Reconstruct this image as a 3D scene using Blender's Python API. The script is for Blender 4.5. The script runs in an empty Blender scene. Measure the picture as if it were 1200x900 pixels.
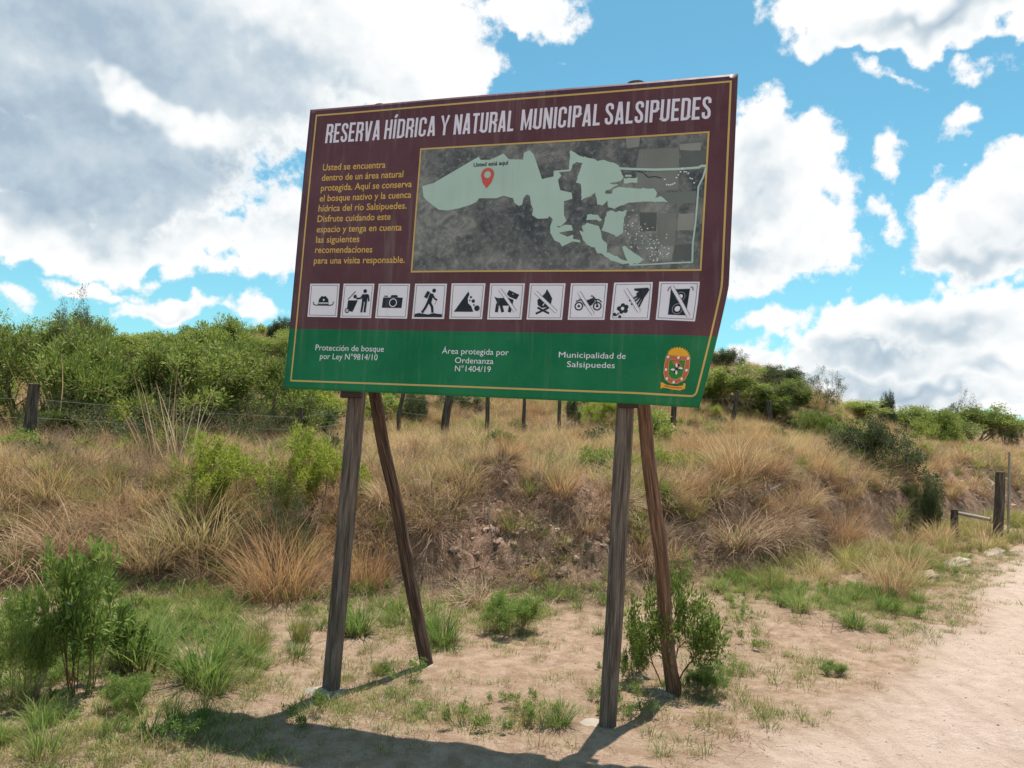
import bpy, bmesh, math, random
import numpy as np
from mathutils import Vector, Matrix
from mathutils.geometry import tessellate_polygon

SC = bpy.context.scene
COL = SC.collection
rng = np.random.default_rng(11)
random.seed(11)
R = math.radians

# ------------------------------------------------------------------ camera
FPX, PITCH, ROLL, CAMH = 920.0, R(3.42), R(1.5), 1.75
_F = np.array([0, math.cos(PITCH), math.sin(PITCH)])
_R0 = np.array([1.0, 0, 0]); _U0 = np.cross(_R0, _F)
_R = math.cos(ROLL) * _R0 + math.sin(ROLL) * _U0
_U = -math.sin(ROLL) * _R0 + math.cos(ROLL) * _U0
CAM = np.array([0, 0, CAMH])
cam_d = bpy.data.cameras.new('camera'); cam = bpy.data.objects.new('camera', cam_d); COL.objects.link(cam)
cam_d.sensor_width = 36; cam_d.lens = 36 * FPX / 1200; cam_d.clip_start = 0.05; cam_d.clip_end = 8000
cam.matrix_world = Matrix(((_R[0], _U[0], -_F[0], 0), (_R[1], _U[1], -_F[1], 0), (_R[2], _U[2], -_F[2], CAMH), (0, 0, 0, 1)))
SC.camera = cam
SC.render.resolution_x, SC.render.resolution_y = 1024, 768
SC.view_settings.view_transform = 'Standard'; SC.view_settings.look = 'None'
SC.view_settings.exposure = 0.50; SC.view_settings.gamma = 1.0
SC.cycles.max_bounces = 6; SC.cycles.transmission_bounces = 4; SC.cycles.diffuse_bounces = 3

def ray(px, py):
    d = _F + _R * (px - 600) / FPX - _U * (py - 450) / FPX
    return d / np.linalg.norm(d)

def proj(P):
    d = np.asarray(P, float) - CAM
    z = d @ _F
    z = np.where(np.abs(z) < 1e-6, 1e-6, z)
    return np.stack([600 + FPX * (d @ _R) / z, 450 - FPX * (d @ _U) / z, z], -1)

# ------------------------------------------------------------------ sun, sky
SUN_AZ, SUN_EL = R(28), R(73.5)      # azimuth measured from +Y towards +X
sd = Vector((math.sin(SUN_AZ) * math.cos(SUN_EL), math.cos(SUN_AZ) * math.cos(SUN_EL), math.sin(SUN_EL)))
sun_l = bpy.data.lights.new('sun', 'SUN'); sun = bpy.data.objects.new('sun', sun_l); COL.objects.link(sun)
sun_l.energy = 5.0; sun_l.angle = R(0.55); sun_l.color = (1.0, 0.95, 0.88)
sun.rotation_euler = sd.to_track_quat('Z', 'Y').to_euler(); sun.location = (0, 0, 30)

class NT:
    """small helper for building node trees"""
    def __init__(s, tree): s.t = tree; s.n = tree.nodes; s.l = tree.links
    def node(s, typ, **kw):
        n = s.n.new(typ)
        for k, v in kw.items(): setattr(n, k, v)
        return n
    def _in(s, sock, v):
        if v is None: return
        if isinstance(v, bpy.types.NodeSocket): s.l.new(v, sock)
        else: sock.default_value = v
    def m(s, op, a, b=None, c=None, clamp=False):
        n = s.node('ShaderNodeMath', operation=op, use_clamp=clamp)
        s._in(n.inputs[0], a); s._in(n.inputs[1], b); s._in(n.inputs[2], c)
        return n.outputs[0]
    def vm(s, op, a, b=None, scale=None):
        n = s.node('ShaderNodeVectorMath', operation=op)
        s._in(n.inputs[0], a); s._in(n.inputs[1], b)
        if scale is not None: s._in(n.inputs['Scale'], scale)
        return n.outputs['Value'] if op in ('LENGTH', 'DOT_PRODUCT') else n.outputs['Vector']
    def vma(s, a, b, c):
        n = s.node('ShaderNodeVectorMath', operation='MULTIPLY_ADD')
        s._in(n.inputs[0], a); s._in(n.inputs[1], b); s._in(n.inputs[2], c)
        return n.outputs['Vector']
    def noise(s, vec, scale, detail=4, rough=0.5, lac=2.0, dist=0.0, color=False):
        n = s.node('ShaderNodeTexNoise')
        s._in(n.inputs['Vector'], vec); s._in(n.inputs['Scale'], scale)
        n.inputs['Detail'].default_value = detail; n.inputs['Roughness'].default_value = rough
        n.inputs['Lacunarity'].default_value = lac; n.inputs['Distortion'].default_value = dist
        return n.outputs['Color' if color else 'Fac']
    def step(s, v, a, b, lo=0.0, hi=1.0):
        n = s.node('ShaderNodeMapRange', interpolation_type='SMOOTHSTEP')
        s._in(n.inputs[0], v); s._in(n.inputs[1], a); s._in(n.inputs[2], b); s._in(n.inputs[3], lo); s._in(n.inputs[4], hi)
        return n.outputs[0]
    def mix(s, f, a, b, mode='MIX'):
        n = s.node('ShaderNodeMix', data_type='RGBA', blend_type=mode)
        s._in(n.inputs[0], f)
        s._in(n.inputs[6], (*a, 1) if isinstance(a, tuple) and len(a) == 3 else a)
        s._in(n.inputs[7], (*b, 1) if isinstance(b, tuple) and len(b) == 3 else b)
        return n.outputs[2]
    def ramp(s, f, stops):
        n = s.node('ShaderNodeValToRGB'); e = n.color_ramp.elements
        while len(e) < len(stops): e.new(0.5)
        for i, (p, c) in enumerate(stops): e[i].position = p; e[i].color = (*c, 1)
        s._in(n.inputs[0], f); return n.outputs[0]
    def attr(s, name, out='Fac'):
        n = s.node('ShaderNodeAttribute', attribute_name=name); return n.outputs[out]

W = bpy.data.worlds.new('World'); SC.world = W; W.use_nodes = True
W.node_tree.nodes.clear(); k = NT(W.node_tree)
SKY_STRENGTH = 0.1
W.cycles.sampling_method = 'MANUAL'; W.cycles.sample_map_resolution = 256
sky = k.node('ShaderNodeTexSky', sky_type='NISHITA'); sky.sun_disc = False
sky.sun_elevation = SUN_EL; sky.sun_rotation = SUN_AZ; sky.altitude = 700; sky.air_density = 1.0; sky.dust_density = 0.6; sky.ozone_density = 1.0
gen = k.node('ShaderNodeTexCoord').outputs['Generated']
dirv = k.vm('NORMALIZE', gen)
sep = k.node('ShaderNodeSeparateXYZ'); k.l.new(dirv, sep.inputs[0])
az0 = k.m('ARCTAN2', sep.outputs[0], sep.outputs[1]); el0 = k.m('ARCSINE', sep.outputs[2])
# cumulus edges: the direction is warped by two noises before the cloud masses are measured
w1 = k.noise(dirv, 9.0, 1, 0.5, color=True)
w2 = k.noise(dirv, 38.0, 1, 0.55, color=True)
sub = lambda c, a: k.vm('MULTIPLY', k.vm('SUBTRACT', c, (0.5, 0.5, 0.5)), (a, a, 0))
azel = k.node('ShaderNodeCombineXYZ'); k.l.new(az0, azel.inputs[0]); k.l.new(el0, azel.inputs[1])
pw = k.vm('ADD', k.vm('ADD', azel.outputs[0], sub(w1, 0.10)), sub(w2, 0.045))
def azel_of(px, py):
    d = ray(px, py); return math.atan2(d[0], d[1]), math.asin(d[2])
# cloud masses: centre x, y and radii in photo units (converted to directions), lightness (1 white, 0 grey)
CLOUDS = [
 (95,60,300,122),(300,30,200,90),(430,45,150,90),(500,85,78,42),(125,190,160,72),(215,215,55,70),(60,262,150,44),
 (150,283,125,30),(245,283,60,36),(330,265,45,58),(305,315,35,28),(190,358,55,17),(290,374,36,14),(105,328,50,13),(12,352,24,15),
 (628,15,44,25),(652,72,12,8),(1055,6,115,44),(1150,20,90,26),
 (885,215,85,95),(925,180,48,55),(945,275,48,50),(895,305,55,38),
 (1160,265,80,58),(1185,215,50,38),(1090,300,34,20),(1120,375,95,50),(1035,385,75,42),(1160,400,100,66),(905,378,55,18),(975,405,50,26),
 (870,425,60,34),(1010,440,170,36),(1070,470,220,22),
 (1032,84,13,13),(1052,98,16,6),(1158,74,20,10),(1120,145,24,13),(1034,196,15,22),(1030,250,14,13),(1117,186,8,6),
 (20,420,90,20)]
field = None
for (cx, cy, rx, ry) in CLOUDS:
    a, e = azel_of(cx, cy)
    ra, re = rx / FPX / max(0.5, math.cos(e)) * 1.0, ry / FPX
    q = k.vm('LENGTH', k.vma(pw, (1 / ra, 1 / re, 0), (-a / ra, -e / re, 0)))
    sz = min(0.085, math.sqrt(ra * re))
    g = k.m('MULTIPLY_ADD', q, -sz, sz)
    if field is None: field = g
    else:
        n = k.node('ShaderNodeMath', operation='SMOOTH_MAX'); k.l.new(field, n.inputs[0]); k.l.new(g, n.inputs[1]); n.inputs[2].default_value = 0.009
        field = n.outputs[0]
# unseen sky outside the view: cloud cover thinned to lower the ambient light
other = k.m('MULTIPLY', k.m('SUBTRACT', k.noise(dirv, 3.2, 2, 0.55), 0.58), 0.42)
outf = k.m('MAXIMUM', k.step(k.m('ABSOLUTE', az0), 0.66, 0.9), k.step(el0, 0.56, 0.72))
mixf = k.node('ShaderNodeMix', data_type='FLOAT'); k.l.new(outf, mixf.inputs[0]); k.l.new(field, mixf.inputs[2]); k.l.new(other, mixf.inputs[3])
field = mixf.outputs[0]
det = k.noise(dirv, 26.0, 6, 0.66)
fine = k.m('MULTIPLY', k.m('SUBTRACT', det, 0.5), 0.075)
f2 = k.m('ADD', field, fine)
mask = k.step(f2, -0.002, 0.015)
# relief: compare the billow noise with itself a little higher up (towards the sun)
up = k.vm('NORMALIZE', k.vm('ADD', dirv, (0.004, 0.0, 0.022)))
relief = k.m('SUBTRACT', k.noise(dirv, 15.0, 4, 0.6), k.noise(up, 15.0, 4, 0.6))
# grey undersides of the thick masses
GREY = [(110,50,260,110,.8),(60,150,230,75,.8),(110,205,180,55,.95),(250,170,110,55,.7),(300,110,120,60,.55),(330,60,110,60,.6),(220,250,60,24,.55),(60,250,90,16,.4),
        (1150,292,64,22,.62),(1190,258,44,26,.35),(1020,415,90,16,.58),(1110,378,66,22,.6),(1000,445,110,12,.45),(880,300,60,24,.6),(890,220,30,60,.5),(1170,428,60,12,.5),
        (1060,452,100,12,.7),(1110,18,80,12,.6),(400,100,90,40,.45),(190,365,50,10,.35)]
gf = None
for (cx, cy, rx, ry, s) in GREY:
    a, e = azel_of(cx, cy)
    q = k.vm('LENGTH', k.vma(pw, (FPX / rx, FPX / ry, 0), (-a * FPX / rx, -e * FPX / ry, 0)))
    g = k.m('MULTIPLY_ADD', q, -s / 1.1, s * 1.35)
    gf = g if gf is None else k.m('MAXIMUM', gf, g)
gf = k.m('MINIMUM', k.m('MAXIMUM', gf, 0.0), 0.9)
BRIGHT = [(138,122,26,12),(222,140,46,13)]
for (cx, cy, rx, ry) in BRIGHT:
    a, e = azel_of(cx, cy)
    q = k.vm('LENGTH', k.vm('MULTIPLY', k.vm('SUBTRACT', pw, (a, e, 0)), (FPX / rx, FPX / ry, 0)))
    gf = k.m('MULTIPLY', gf, k.step(q, 0.2, 2.1, 0.05, 1.0))
gf = k.m('MAXIMUM', gf, k.m('MULTIPLY', outf, k.step(field, 0.02, 0.10, 0.0, 0.7)))
gf = k.m('ADD', gf, k.m('MULTIPLY', k.m('SUBTRACT', k.noise(dirv, 5.0, 2, 0.45), 0.5), 0.26))
gf = k.m('MULTIPLY', gf, k.step(f2, 0.0, 0.035))
gf = k.m('ADD', gf, k.m('MULTIPLY', relief, 0.85), clamp=True)
CW = 7.4
ccol = k.ramp(gf, [(0.0, (1, 1, 1)), (0.3, (.84, .88, .90)), (0.62, (.58, .67, .74)), (1.0, (.38, .49, .60))])
ccol = k.vm('SCALE', ccol, scale=CW)
skyc = k.mix(1.0, sky.outputs[0], (0.68, 1.20, 1.08), 'MULTIPLY')
skyc = k.mix(k.step(el0, 0.0, 0.35, 0.35, 0.0), skyc, (2.0, 4.4, 5.5))
final = k.mix(mask, skyc, ccol)
bg = k.node('ShaderNodeBackground'); k.l.new(final, bg.inputs[0]); bg.inputs[1].default_value = SKY_STRENGTH
wo = k.node('ShaderNodeOutputWorld'); k.l.new(bg.outputs[0], wo.inputs[0])

# ------------------------------------------------------------------ helpers
def tag(o, label=None, cat=None, group=None, kind=None):
    if label: o['label'] = label
    if cat: o['category'] = cat
    if group: o['group'] = group
    if kind: o['kind'] = kind
    return o

def empty(name, loc, label, cat, group=None, rz=0.0):
    o = bpy.data.objects.new(name, None); COL.objects.link(o)
    o.location = [float(c) for c in loc]; o.rotation_euler = (0, 0, rz); o.empty_display_size = 0.2
    return tag(o, label, cat, group)

def mesh_np(name, V, Fq, attrs=None, smooth=False, mats=(), midx=None, uv=None):
    """V (n,3); Fq list of (m,3)/(m,4) arrays"""
    me = bpy.data.meshes.new(name)
    V = np.asarray(V, np.float32)
    if isinstance(Fq, np.ndarray): Fq = [Fq]
    Fq = [f for f in Fq if len(f)]
    me.vertices.add(len(V)); me.vertices.foreach_set('co', V.ravel())
    li = np.concatenate([f.ravel() for f in Fq]).astype(np.int32)
    lt = np.concatenate([np.full(len(f), f.shape[1]) for f in Fq]).astype(np.int32)
    ls = np.concatenate([[0], np.cumsum(lt)[:-1]]).astype(np.int32)
    me.loops.add(len(li)); me.loops.foreach_set('vertex_index', li)
    me.polygons.add(len(lt)); me.polygons.foreach_set('loop_start', ls); me.polygons.foreach_set('loop_total', lt)
    for m_ in mats: me.materials.append(m_)
    if midx is not None: me.polygons.foreach_set('material_index', np.asarray(midx, np.int32))
    if smooth: me.polygons.foreach_set('use_smooth', np.ones(len(lt), bool))
    me.update(calc_edges=True)
    for an, av in (attrs or {}).items():
        a = me.attributes.new(an, 'FLOAT', 'POINT'); a.data.foreach_set('value', np.asarray(av, np.float32))
    if uv is not None:
        l = me.uv_layers.new(name='UVMap'); l.data.foreach_set('uv', np.asarray(uv, np.float32)[li].ravel())
    return me

def obj_of(name, me, parent=None, loc=None):
    o = bpy.data.objects.new(name, me); COL.objects.link(o)
    if loc is not None: o.location = [float(c) for c in loc]
    if parent is not None: o.parent = parent
    return o

def new_mat(name):
    m = bpy.data.materials.new(name); m.use_nodes = True; m.node_tree.nodes.clear()
    return m, NT(m.node_tree)

def finish(m, k, col, rough=0.8, spec=0.3, bump=None, bstr=0.3, bdist=0.01, transl=None, metallic=0.0):
    p = k.node('ShaderNodeBsdfPrincipled')
    k._in(p.inputs['Base Color'], (*col, 1) if isinstance(col, tuple) and len(col) == 3 else col)
    k._in(p.inputs['Roughness'], rough); p.inputs['Specular IOR Level'].default_value = spec; p.inputs['Metallic'].default_value = metallic
    if bump is not None:
        b = k.node('ShaderNodeBump'); b.inputs['Strength'].default_value = bstr; b.inputs['Distance'].default_value = bdist
        k.l.new(bump, b.inputs['Height']); k.l.new(b.outputs[0], p.inputs['Normal'])
    out = p.outputs[0]
    if transl is not None:
        tr = k.node('ShaderNodeBsdfTranslucent'); k._in(tr.inputs[0], (*col, 1) if isinstance(col, tuple) and len(col) == 3 else col)
        mx = k.node('ShaderNodeMixShader'); mx.inputs[0].default_value = transl
        k.l.new(out, mx.inputs[1]); k.l.new(tr.outputs[0], mx.inputs[2]); out = mx.outputs[0]
    o = k.node('ShaderNodeOutputMaterial'); k.l.new(out, o.inputs[0])
    return m

# ------------------------------------------------------------------ terrain
def smooth01(t):
    t = np.clip(t, 0, 1); return t * t * (3 - 2 * t)
_perm = np.random.default_rng(5).random((256, 256))
def vnoise(x, y):
    xi = np.floor(x).astype(int); yi = np.floor(y).astype(int)
    fx = smooth01(x - xi); fy = smooth01(y - yi)
    g = lambda a, b: _perm[a & 255, b & 255]
    return (g(xi, yi) * (1 - fx) * (1 - fy) + g(xi + 1, yi) * fx * (1 - fy) + g(xi, yi + 1) * (1 - fx) * fy + g(xi + 1, yi + 1) * fx * fy) - 0.5
def fbm(x, y, s, oct=4, rough=0.5):
    r = 0; a = 1.0
    for i in range(oct):
        r = r + a * vnoise(x * s + 17.3 * i, y * s + 5.1 * i); s *= 2.03; a *= rough
    return r
TOE = np.array([[-60, 9], [-30, 8.6], [-5, 8.2], [1, 8.4], [2.65, 9.8], [4.7, 11.4], [7, 13.8], [9.4, 16.2], [14, 21], [30, 42], [60, 60]])
def toe(x): return np.interp(x, TOE[:, 0], TOE[:, 1]) + 0.35 * vnoise(x * 0.9 + 3, x * 0 + 7.7)
def fence_y(x): return np.maximum(np.interp(x, [-60, -7.7, 10.0, 14, 30, 60], [11, 12.6, 30.0, 32, 55, 80]), toe(x) + 4)
HF = ([-30, -7.7, -1.5, 4, 8, 10, 14, 30], [1.1, 1.05, 1.30, 1.65, 1.95, 1.6, 1.6, 2.0])
HR = ([-60, -25, -11, 0, 9.5, 13.5, 16.5, 20.5, 30, 60], [4.5, 4.6, 6.0, 6.3, 5.8, 5.0, 4.1, 3.8, 3.9, 4.0])
def H(x, y, micro=True):
    x = np.asarray(x, float); y = np.asarray(y, float)
    t = y - toe(x)
    bank = np.interp(x, [-30, 3, 8, 16, 30], [0.80, 0.90, 1.1, 1.0, 0.8])
    wid = np.interp(x, [-30, 0, 3, 30], [1.9, 1.9, 1.35, 1.8]) + 1.1 * vnoise(x * 0.9, y * 0.15 + 30)
    h = bank * smooth01(t / wid)
    fy = fence_y(x); hf = np.interp(x, *HF); yr = np.maximum(38.0, fy + 8); hr = np.interp(x, *HR)
    s1 = np.clip((t - wid * 0.75) / np.maximum(fy - toe(x) - wid * 0.75, 1), 0, 1)
    h = h + (hf - bank) * s1
    s2 = np.clip((y - fy) / (yr - fy), 0, 1)
    h = h + (hr - hf) * (s2 * 0.7 + 0.3 * smooth01(s2))
    far = np.clip((y - yr) / 60, 0, 1)
    h = h - far * 0.8 * np.clip(hr - 1.2, 0, 9)
    fh = smooth01((y - 95) / 80)
    h = h + fh * (4.2 + 6.0 * fbm(x, y, 0.009, 3)) * smooth01((1500 - np.hypot(x, y)) / 900 + 0.2)
    on = smooth01(t / 1.2)
    up_ = smooth01((y - fy) / 6)
    h = h + on * (0.30 * fbm(x, y, 0.85, 4, 0.55)) + up_ * 0.5 * fbm(x + 40, y, 0.16, 3)
    if micro:
        # eroded, clodded faces of the bank
        er = erode(x, y)
        h = h + er * (0.50 * np.abs(fbm(x, y, 2.1, 4, 0.62)) + 0.07 * fbm(x, y, 9, 3))
        sandy = (1 - on)
        h = h + sandy * (0.035 * fbm(x + 9, y, 0.9, 3) + 0.022 * fbm(x, y + 4, 4.5, 3) + 0.010 * fbm(x, y + 4, 14.0, 2))
    return h
def erode(x, y):
    t = y - toe(x)
    e = smooth01((t - 0.2) / 0.5) * (1 - smooth01((t - 2.4) / 0.9))
    a = np.exp(-((x - 0.25) / 1.25) ** 2) + 0.85 * np.exp(-((x - 4.6) / 1.6) ** 2) + 0.6 * np.exp(-((x + 3.9) / 0.7) ** 2) + 0.7 * np.exp(-((x - 9.5) / 1.6) ** 2)
    return np.clip(e * a + 0.2 * e, 0, 1)
def H1(x, y): return float(H(np.array([x]), np.array([y]))[0])
def hit(px, py, tmax=200):
    d = ray(px, py)
    ts = np.concatenate([np.arange(2.5, 16, 0.01), np.geomspace(16, tmax, 1500)])
    P = CAM + ts[:, None] * d
    b = np.nonzero(P[:, 2] < H(P[:, 0], P[:, 1]))[0]
    if len(b) == 0: return None
    return P[b[0]]

def axis(segs):
    out = []
    for a, b, s in segs:
        n = max(1, int(round((b - a) / s))); out += list(np.linspace(a, b, n, endpoint=False))
    return out
xs = axis([(-6, 7, 0.045)]); st = 0.06; v = 7.0
while v < 3500: xs.append(v); st *= 1.045; v += st
st = 0.06; v = -6.0; left = []
while v > -3500: st *= 1.045; v -= st; left.append(v)
xs = np.array(left[::-1] + xs)
ys = axis([(3.0, 11.5, 0.04), (11.5, 16, 0.09)]); st = 0.1; v = 16.0
while v < 4500: ys.append(v); st *= 1.035; v += st
st = 0.06; v = 3.0; back = []
while v > -1500: st *= 1.12; v -= st; back.append(v)
ys = np.array(back[::-1] + ys)
GX, GY = np.meshgrid(xs, ys); GZ = H(GX, GY)
nx, ny = len(xs), len(ys)
# zones of the ground
ROADL = np.array([[-1.2, 1.0], [0.2, 3.2], [1.1, 4.1], [2.2, 5.2], [3.6, 6.8], [5.2, 8.8], [7.8, 12.3], [10.5, 15.4], [20, 26], [60, 70]])
def road_x(y): return np.interp(y, ROADL[:, 1], ROADL[:, 0])
def road_mask(x, y):
    d = x - road_x(y) + 0.55 * fbm(x, y, 1.3, 4)
    return smooth01((d + 0.35) / 0.9) * smooth01((5.5 - (x - road_x(y))) / 1.0)
def green_mask(x, y):
    """low green growth seen on the ground in front of the bank"""
    p = proj(np.stack([x, y, np.zeros_like(x)], -1)); px, py = p[..., 0], p[..., 1]
    g = np.zeros_like(px)
    for cx, cy, rx, ry, s in [(150,745,150,60,1),(40,790,60,60,.9),(235,790,60,45,.8),(270,835,120,30,.5),(595,722,55,26,1),(520,742,35,30,.7),(430,735,40,30,.6),
                              (640,835,85,30,.75),(480,825,110,28,.55),(780,790,80,35,.6),(900,700,70,22,.9),(1000,705,95,24,1),(1060,680,50,24,.9),(720,690,60,20,.7),
                              (90,880,150,26,.65),(300,888,120,16,.5),(780,860,90,24,.35),(1110,700,60,12,.5),(1120,660,70,8,.5),(975,784,22,8,.8),(650,690,60,22,.6),(380,790,60,40,.45)]:
        g = np.maximum(g, s * np.exp(-(((px - cx) / rx) ** 2 + ((py - cy) / ry) ** 2) * 0.9))
    return np.where(p[..., 2] > 0, g, 0.3)
rm = road_mask(GX, GY); tt = GY - toe(GX)
gm = green_mask(GX, GY) * (1 - rm)
bm_ = smooth01((tt + 0.9) / 1.2)
er_ = erode(GX, GY)
V = np.stack([GX, GY, GZ], -1).reshape(-1, 3)
I = np.arange(nx * ny).reshape(ny, nx)
Q = np.stack([I[:-1, :-1], I[:-1, 1:], I[1:, 1:], I[1:, :-1]], -1).reshape(-1, 4)
roadf = (rm[:-1, :-1] > 0.5).reshape(-1); hillf = (tt[:-1, :-1] > 0).reshape(-1) & ~roadf

gmat, k = new_mat('earth_and_sand')
pos = k.node('ShaderNodeNewGeometry').outputs['Position']
nA = k.noise(pos, 1.1, 5, 0.55); nB = k.noise(pos, 7.0, 6, 0.65); nC = k.noise(pos, 45.0, 5, 0.7); nD = k.noise(pos, 160.0, 3, 0.6)
sand = k.mix(k.step(nB, 0.3, 0.7), (0.62, 0.455, 0.355), (0.77, 0.60, 0.49))
sand = k.mix(k.step(nA, 0.35, 0.65), sand, (0.70, 0.525, 0.415))
verge = k.mix(k.step(nB, 0.35, 0.65), (0.42, 0.275, 0.18), (0.60, 0.42, 0.30))
verge = k.mix(k.step(nC, 0.55, 0.75, 0, 0.8), verge, (0.24, 0.16, 0.095))
soil = k.mix(k.step(nB, 0.35, 0.7), (0.17, 0.11, 0.07), (0.34, 0.23, 0.15))
soil = k.mix(k.step(nC, 0.5, 0.75, 0, 0.7), soil, (0.36, 0.26, 0.17))
ero = k.mix(k.step(nB, 0.35, 0.65), (0.24, 0.135, 0.085), (0.50, 0.32, 0.235))
grn = k.mix(nB, (0.10, 0.12, 0.045), (0.20, 0.19, 0.075))
c = k.mix(k.attr('roadm'), verge, sand)
c = k.mix(k.step(k.attr('bankm'), 0.1, 0.9), c, soil)
c = k.mix(k.attr('erom'), c, ero)
c = k.mix(k.m('MULTIPLY', k.attr('greenm'), k.step(k.m('ADD', nC, k.m('MULTIPLY', nB, 0.7)), 0.75, 1.05, 0.0, 0.65)), c, grn)
c = k.mix(k.step(nD, 0.25, 0.75, 0, 1), c, k.mix(1.0, c, (0.80, 0.78, 0.76), 'MULTIPLY'))
c = k.mix(k.step(k.noise(pos, 22.0, 3, 0.6), 0.60, 0.72, 0, 0.6), c, (0.27, 0.18, 0.12))
rut = k.noise(k.vm('MULTIPLY', pos, (2.2, 0.55, 1.0)), 2.6, 5, 0.62, dist=0.7)
c = k.mix(k.m('MULTIPLY', k.step(rut, 0.48, 0.66), 0.35), c, k.mix(1.0, c, (0.66, 0.60, 0.56), 'MULTIPLY'))
hgt = k.m('ADD', k.m('MULTIPLY', nC, 1.6), k.m('ADD', k.m('MULTIPLY', nB, 2.0), k.m('MULTIPLY', nD, 0.4)))
finish(gmat, k, c, rough=0.95, spec=0.15, bump=hgt, bstr=0.9, bdist=0.03)

def sub_sheet(name, sel, label=None):
    f = Q[sel]; u, inv = np.unique(f, return_inverse=True)
    me = mesh_np(name, V[u], inv.reshape(f.shape), smooth=True, mats=[gmat],
                 attrs={'roadm': rm.reshape(-1)[u], 'bankm': bm_.reshape(-1)[u], 'erom': er_.reshape(-1)[u], 'greenm': gm.reshape(-1)[u]})
    o = obj_of(name, me); o['kind'] = 'structure'; return o
sub_sheet('dirt_road', roadf); sub_sheet('hillside', hillf); sub_sheet('ground', ~roadf & ~hillf)

# ------------------------------------------------------------------ the information sign
PC = np.array([-0.138, 5.02, 2.965]); PW, PH = 2.956, 2.0136
_a, _b, _c = R(-17.857), R(-2.523), R(1.713)
_Rz = np.array([[math.cos(_a), -math.sin(_a), 0], [math.sin(_a), math.cos(_a), 0], [0, 0, 1]])
_Rx = np.array([[1, 0, 0], [0, math.cos(_b), -math.sin(_b)], [0, math.sin(_b), math.cos(_b)]])
_Ry = np.array([[math.cos(_c), 0, math.sin(_c)], [0, 1, 0], [-math.sin(_c), 0, math.cos(_c)]])
PM = _Rz @ _Rx @ _Ry
PX, PN, PZ = PM[:, 0], PM[:, 1], PM[:, 2]      # PN points away from the viewer

def S(u, v, off=0.0):
    """point on the vinyl: u to the right, v up, off = distance in front of it (m). The lower right corner hangs loose and curls."""
    u = np.asarray(u, float); v = np.asarray(v, float)
    s = np.clip((u - (0.80 + 0.52 * v)) / 0.22, 0, 1.2)          # 0 on the diagonal crease, 1 near the corner
    s = s * s * (3 - 2 * np.clip(s, 0, 1))
    back = 0.10 * s + 0.004 * np.sin(u * 9 + 1) + 0.003 * np.sin(v * 7 + u * 4)
    w = np.clip((0.36 - v) / 0.36, 0, 1) ** 1.15 * smooth01((u - 0.72) / 0.28)
    x = (u - 0.5) * PW - 0.145 * w
    z = (v - 0.5) * PH
    return PC + x[..., None] * PX + z[..., None] * PZ + (back - off)[..., None] * PN

def px2uv(pts):
    pts = np.asarray(pts, float); uv = np.full(pts.shape, 0.5)
    for _ in range(14):
        p0 = proj(S(uv[:, 0], uv[:, 1]))[:, :2]; e = 1e-4
        pu = (proj(S(uv[:, 0] + e, uv[:, 1]))[:, :2] - p0) / e; pv = (proj(S(uv[:, 0], uv[:, 1] + e))[:, :2] - p0) / e
        r = pts - p0; det = pu[:, 0] * pv[:, 1] - pu[:, 1] * pv[:, 0]
        uv[:, 0] += (r[:, 0] * pv[:, 1] - r[:, 1] * pv[:, 0]) / det
        uv[:, 1] += (pu[:, 0] * r[:, 1] - pu[:, 1] * r[:, 0]) / det
        uv = np.clip(uv, -0.2, 1.2)
    return uv

def print_mat(name, col, rough=0.45, var=0.06):
    m, k = new_mat(name)
    pos = k.node('ShaderNodeNewGeometry').outputs['Position']
    n = k.noise(pos, 2.5, 5, 0.6)
    c = k.mix(k.step(n, 0.3, 0.7, 0, 1), col, tuple(min(1, x * (1 + 4 * var) + 0.012) for x in col))
    c = k.mix(k.step(k.noise(pos, 90, 3, 0.6), 0.62, 0.8, 0, 0.25), c, (0.35, 0.30, 0.26))
    drip = k.noise(k.vm('MULTIPLY', pos, (22.0, 22.0, 1.3)), 1.0, 4, 0.6)
    c = k.mix(k.m('MULTIPLY', k.step(drip, 0.50, 0.78), k.step(k.noise(pos, 1.7, 3), 0.35, 0.65, 0.05, 0.22)), c, (0.42, 0.36, 0.31))
    return finish(m, k, c, rough=rough, spec=0.22, bump=k.noise(pos, 4.0, 2), bstr=0.30, bdist=0.03)
M_BROWN = print_mat('brown_vinyl', (0.108, 0.038, 0.046))
M_GREEN = print_mat('green_vinyl', (0.002, 0.15, 0.052))
M_GOLD = print_mat('gold_print', (0.62, 0.40, 0.13), var=0.02)
M_GOLDT = print_mat('yellow_print', (0.70, 0.42, 0.10), var=0.02)
M_WHITE = print_mat('white_print', (0.86, 0.80, 0.86), var=0.01)
M_TITLE = print_mat('title_print', (0.80, 0.72, 0.82), var=0.01)
M_GREY = print_mat('grey_print', (0.30, 0.24, 0.27), var=0.01)
M_BLACK = print_mat('dark_print', (0.018, 0.020, 0.032), var=0.01)
M_MINT = print_mat('pale_green_print', (0.46, 0.585, 0.50), var=0.015)
M_RED = print_mat('red_print', (0.62, 0.10, 0.075), var=0.02)
M_ORANGE = print_mat('orange_print', (0.85, 0.42, 0.03), var=0.02)
M_CREST = print_mat('crest_red_print', (0.55, 0.13, 0.07), var=0.05)
M_LEAFG = print_mat('crest_green_print', (0.03, 0.22, 0.04), var=0.03)

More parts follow.
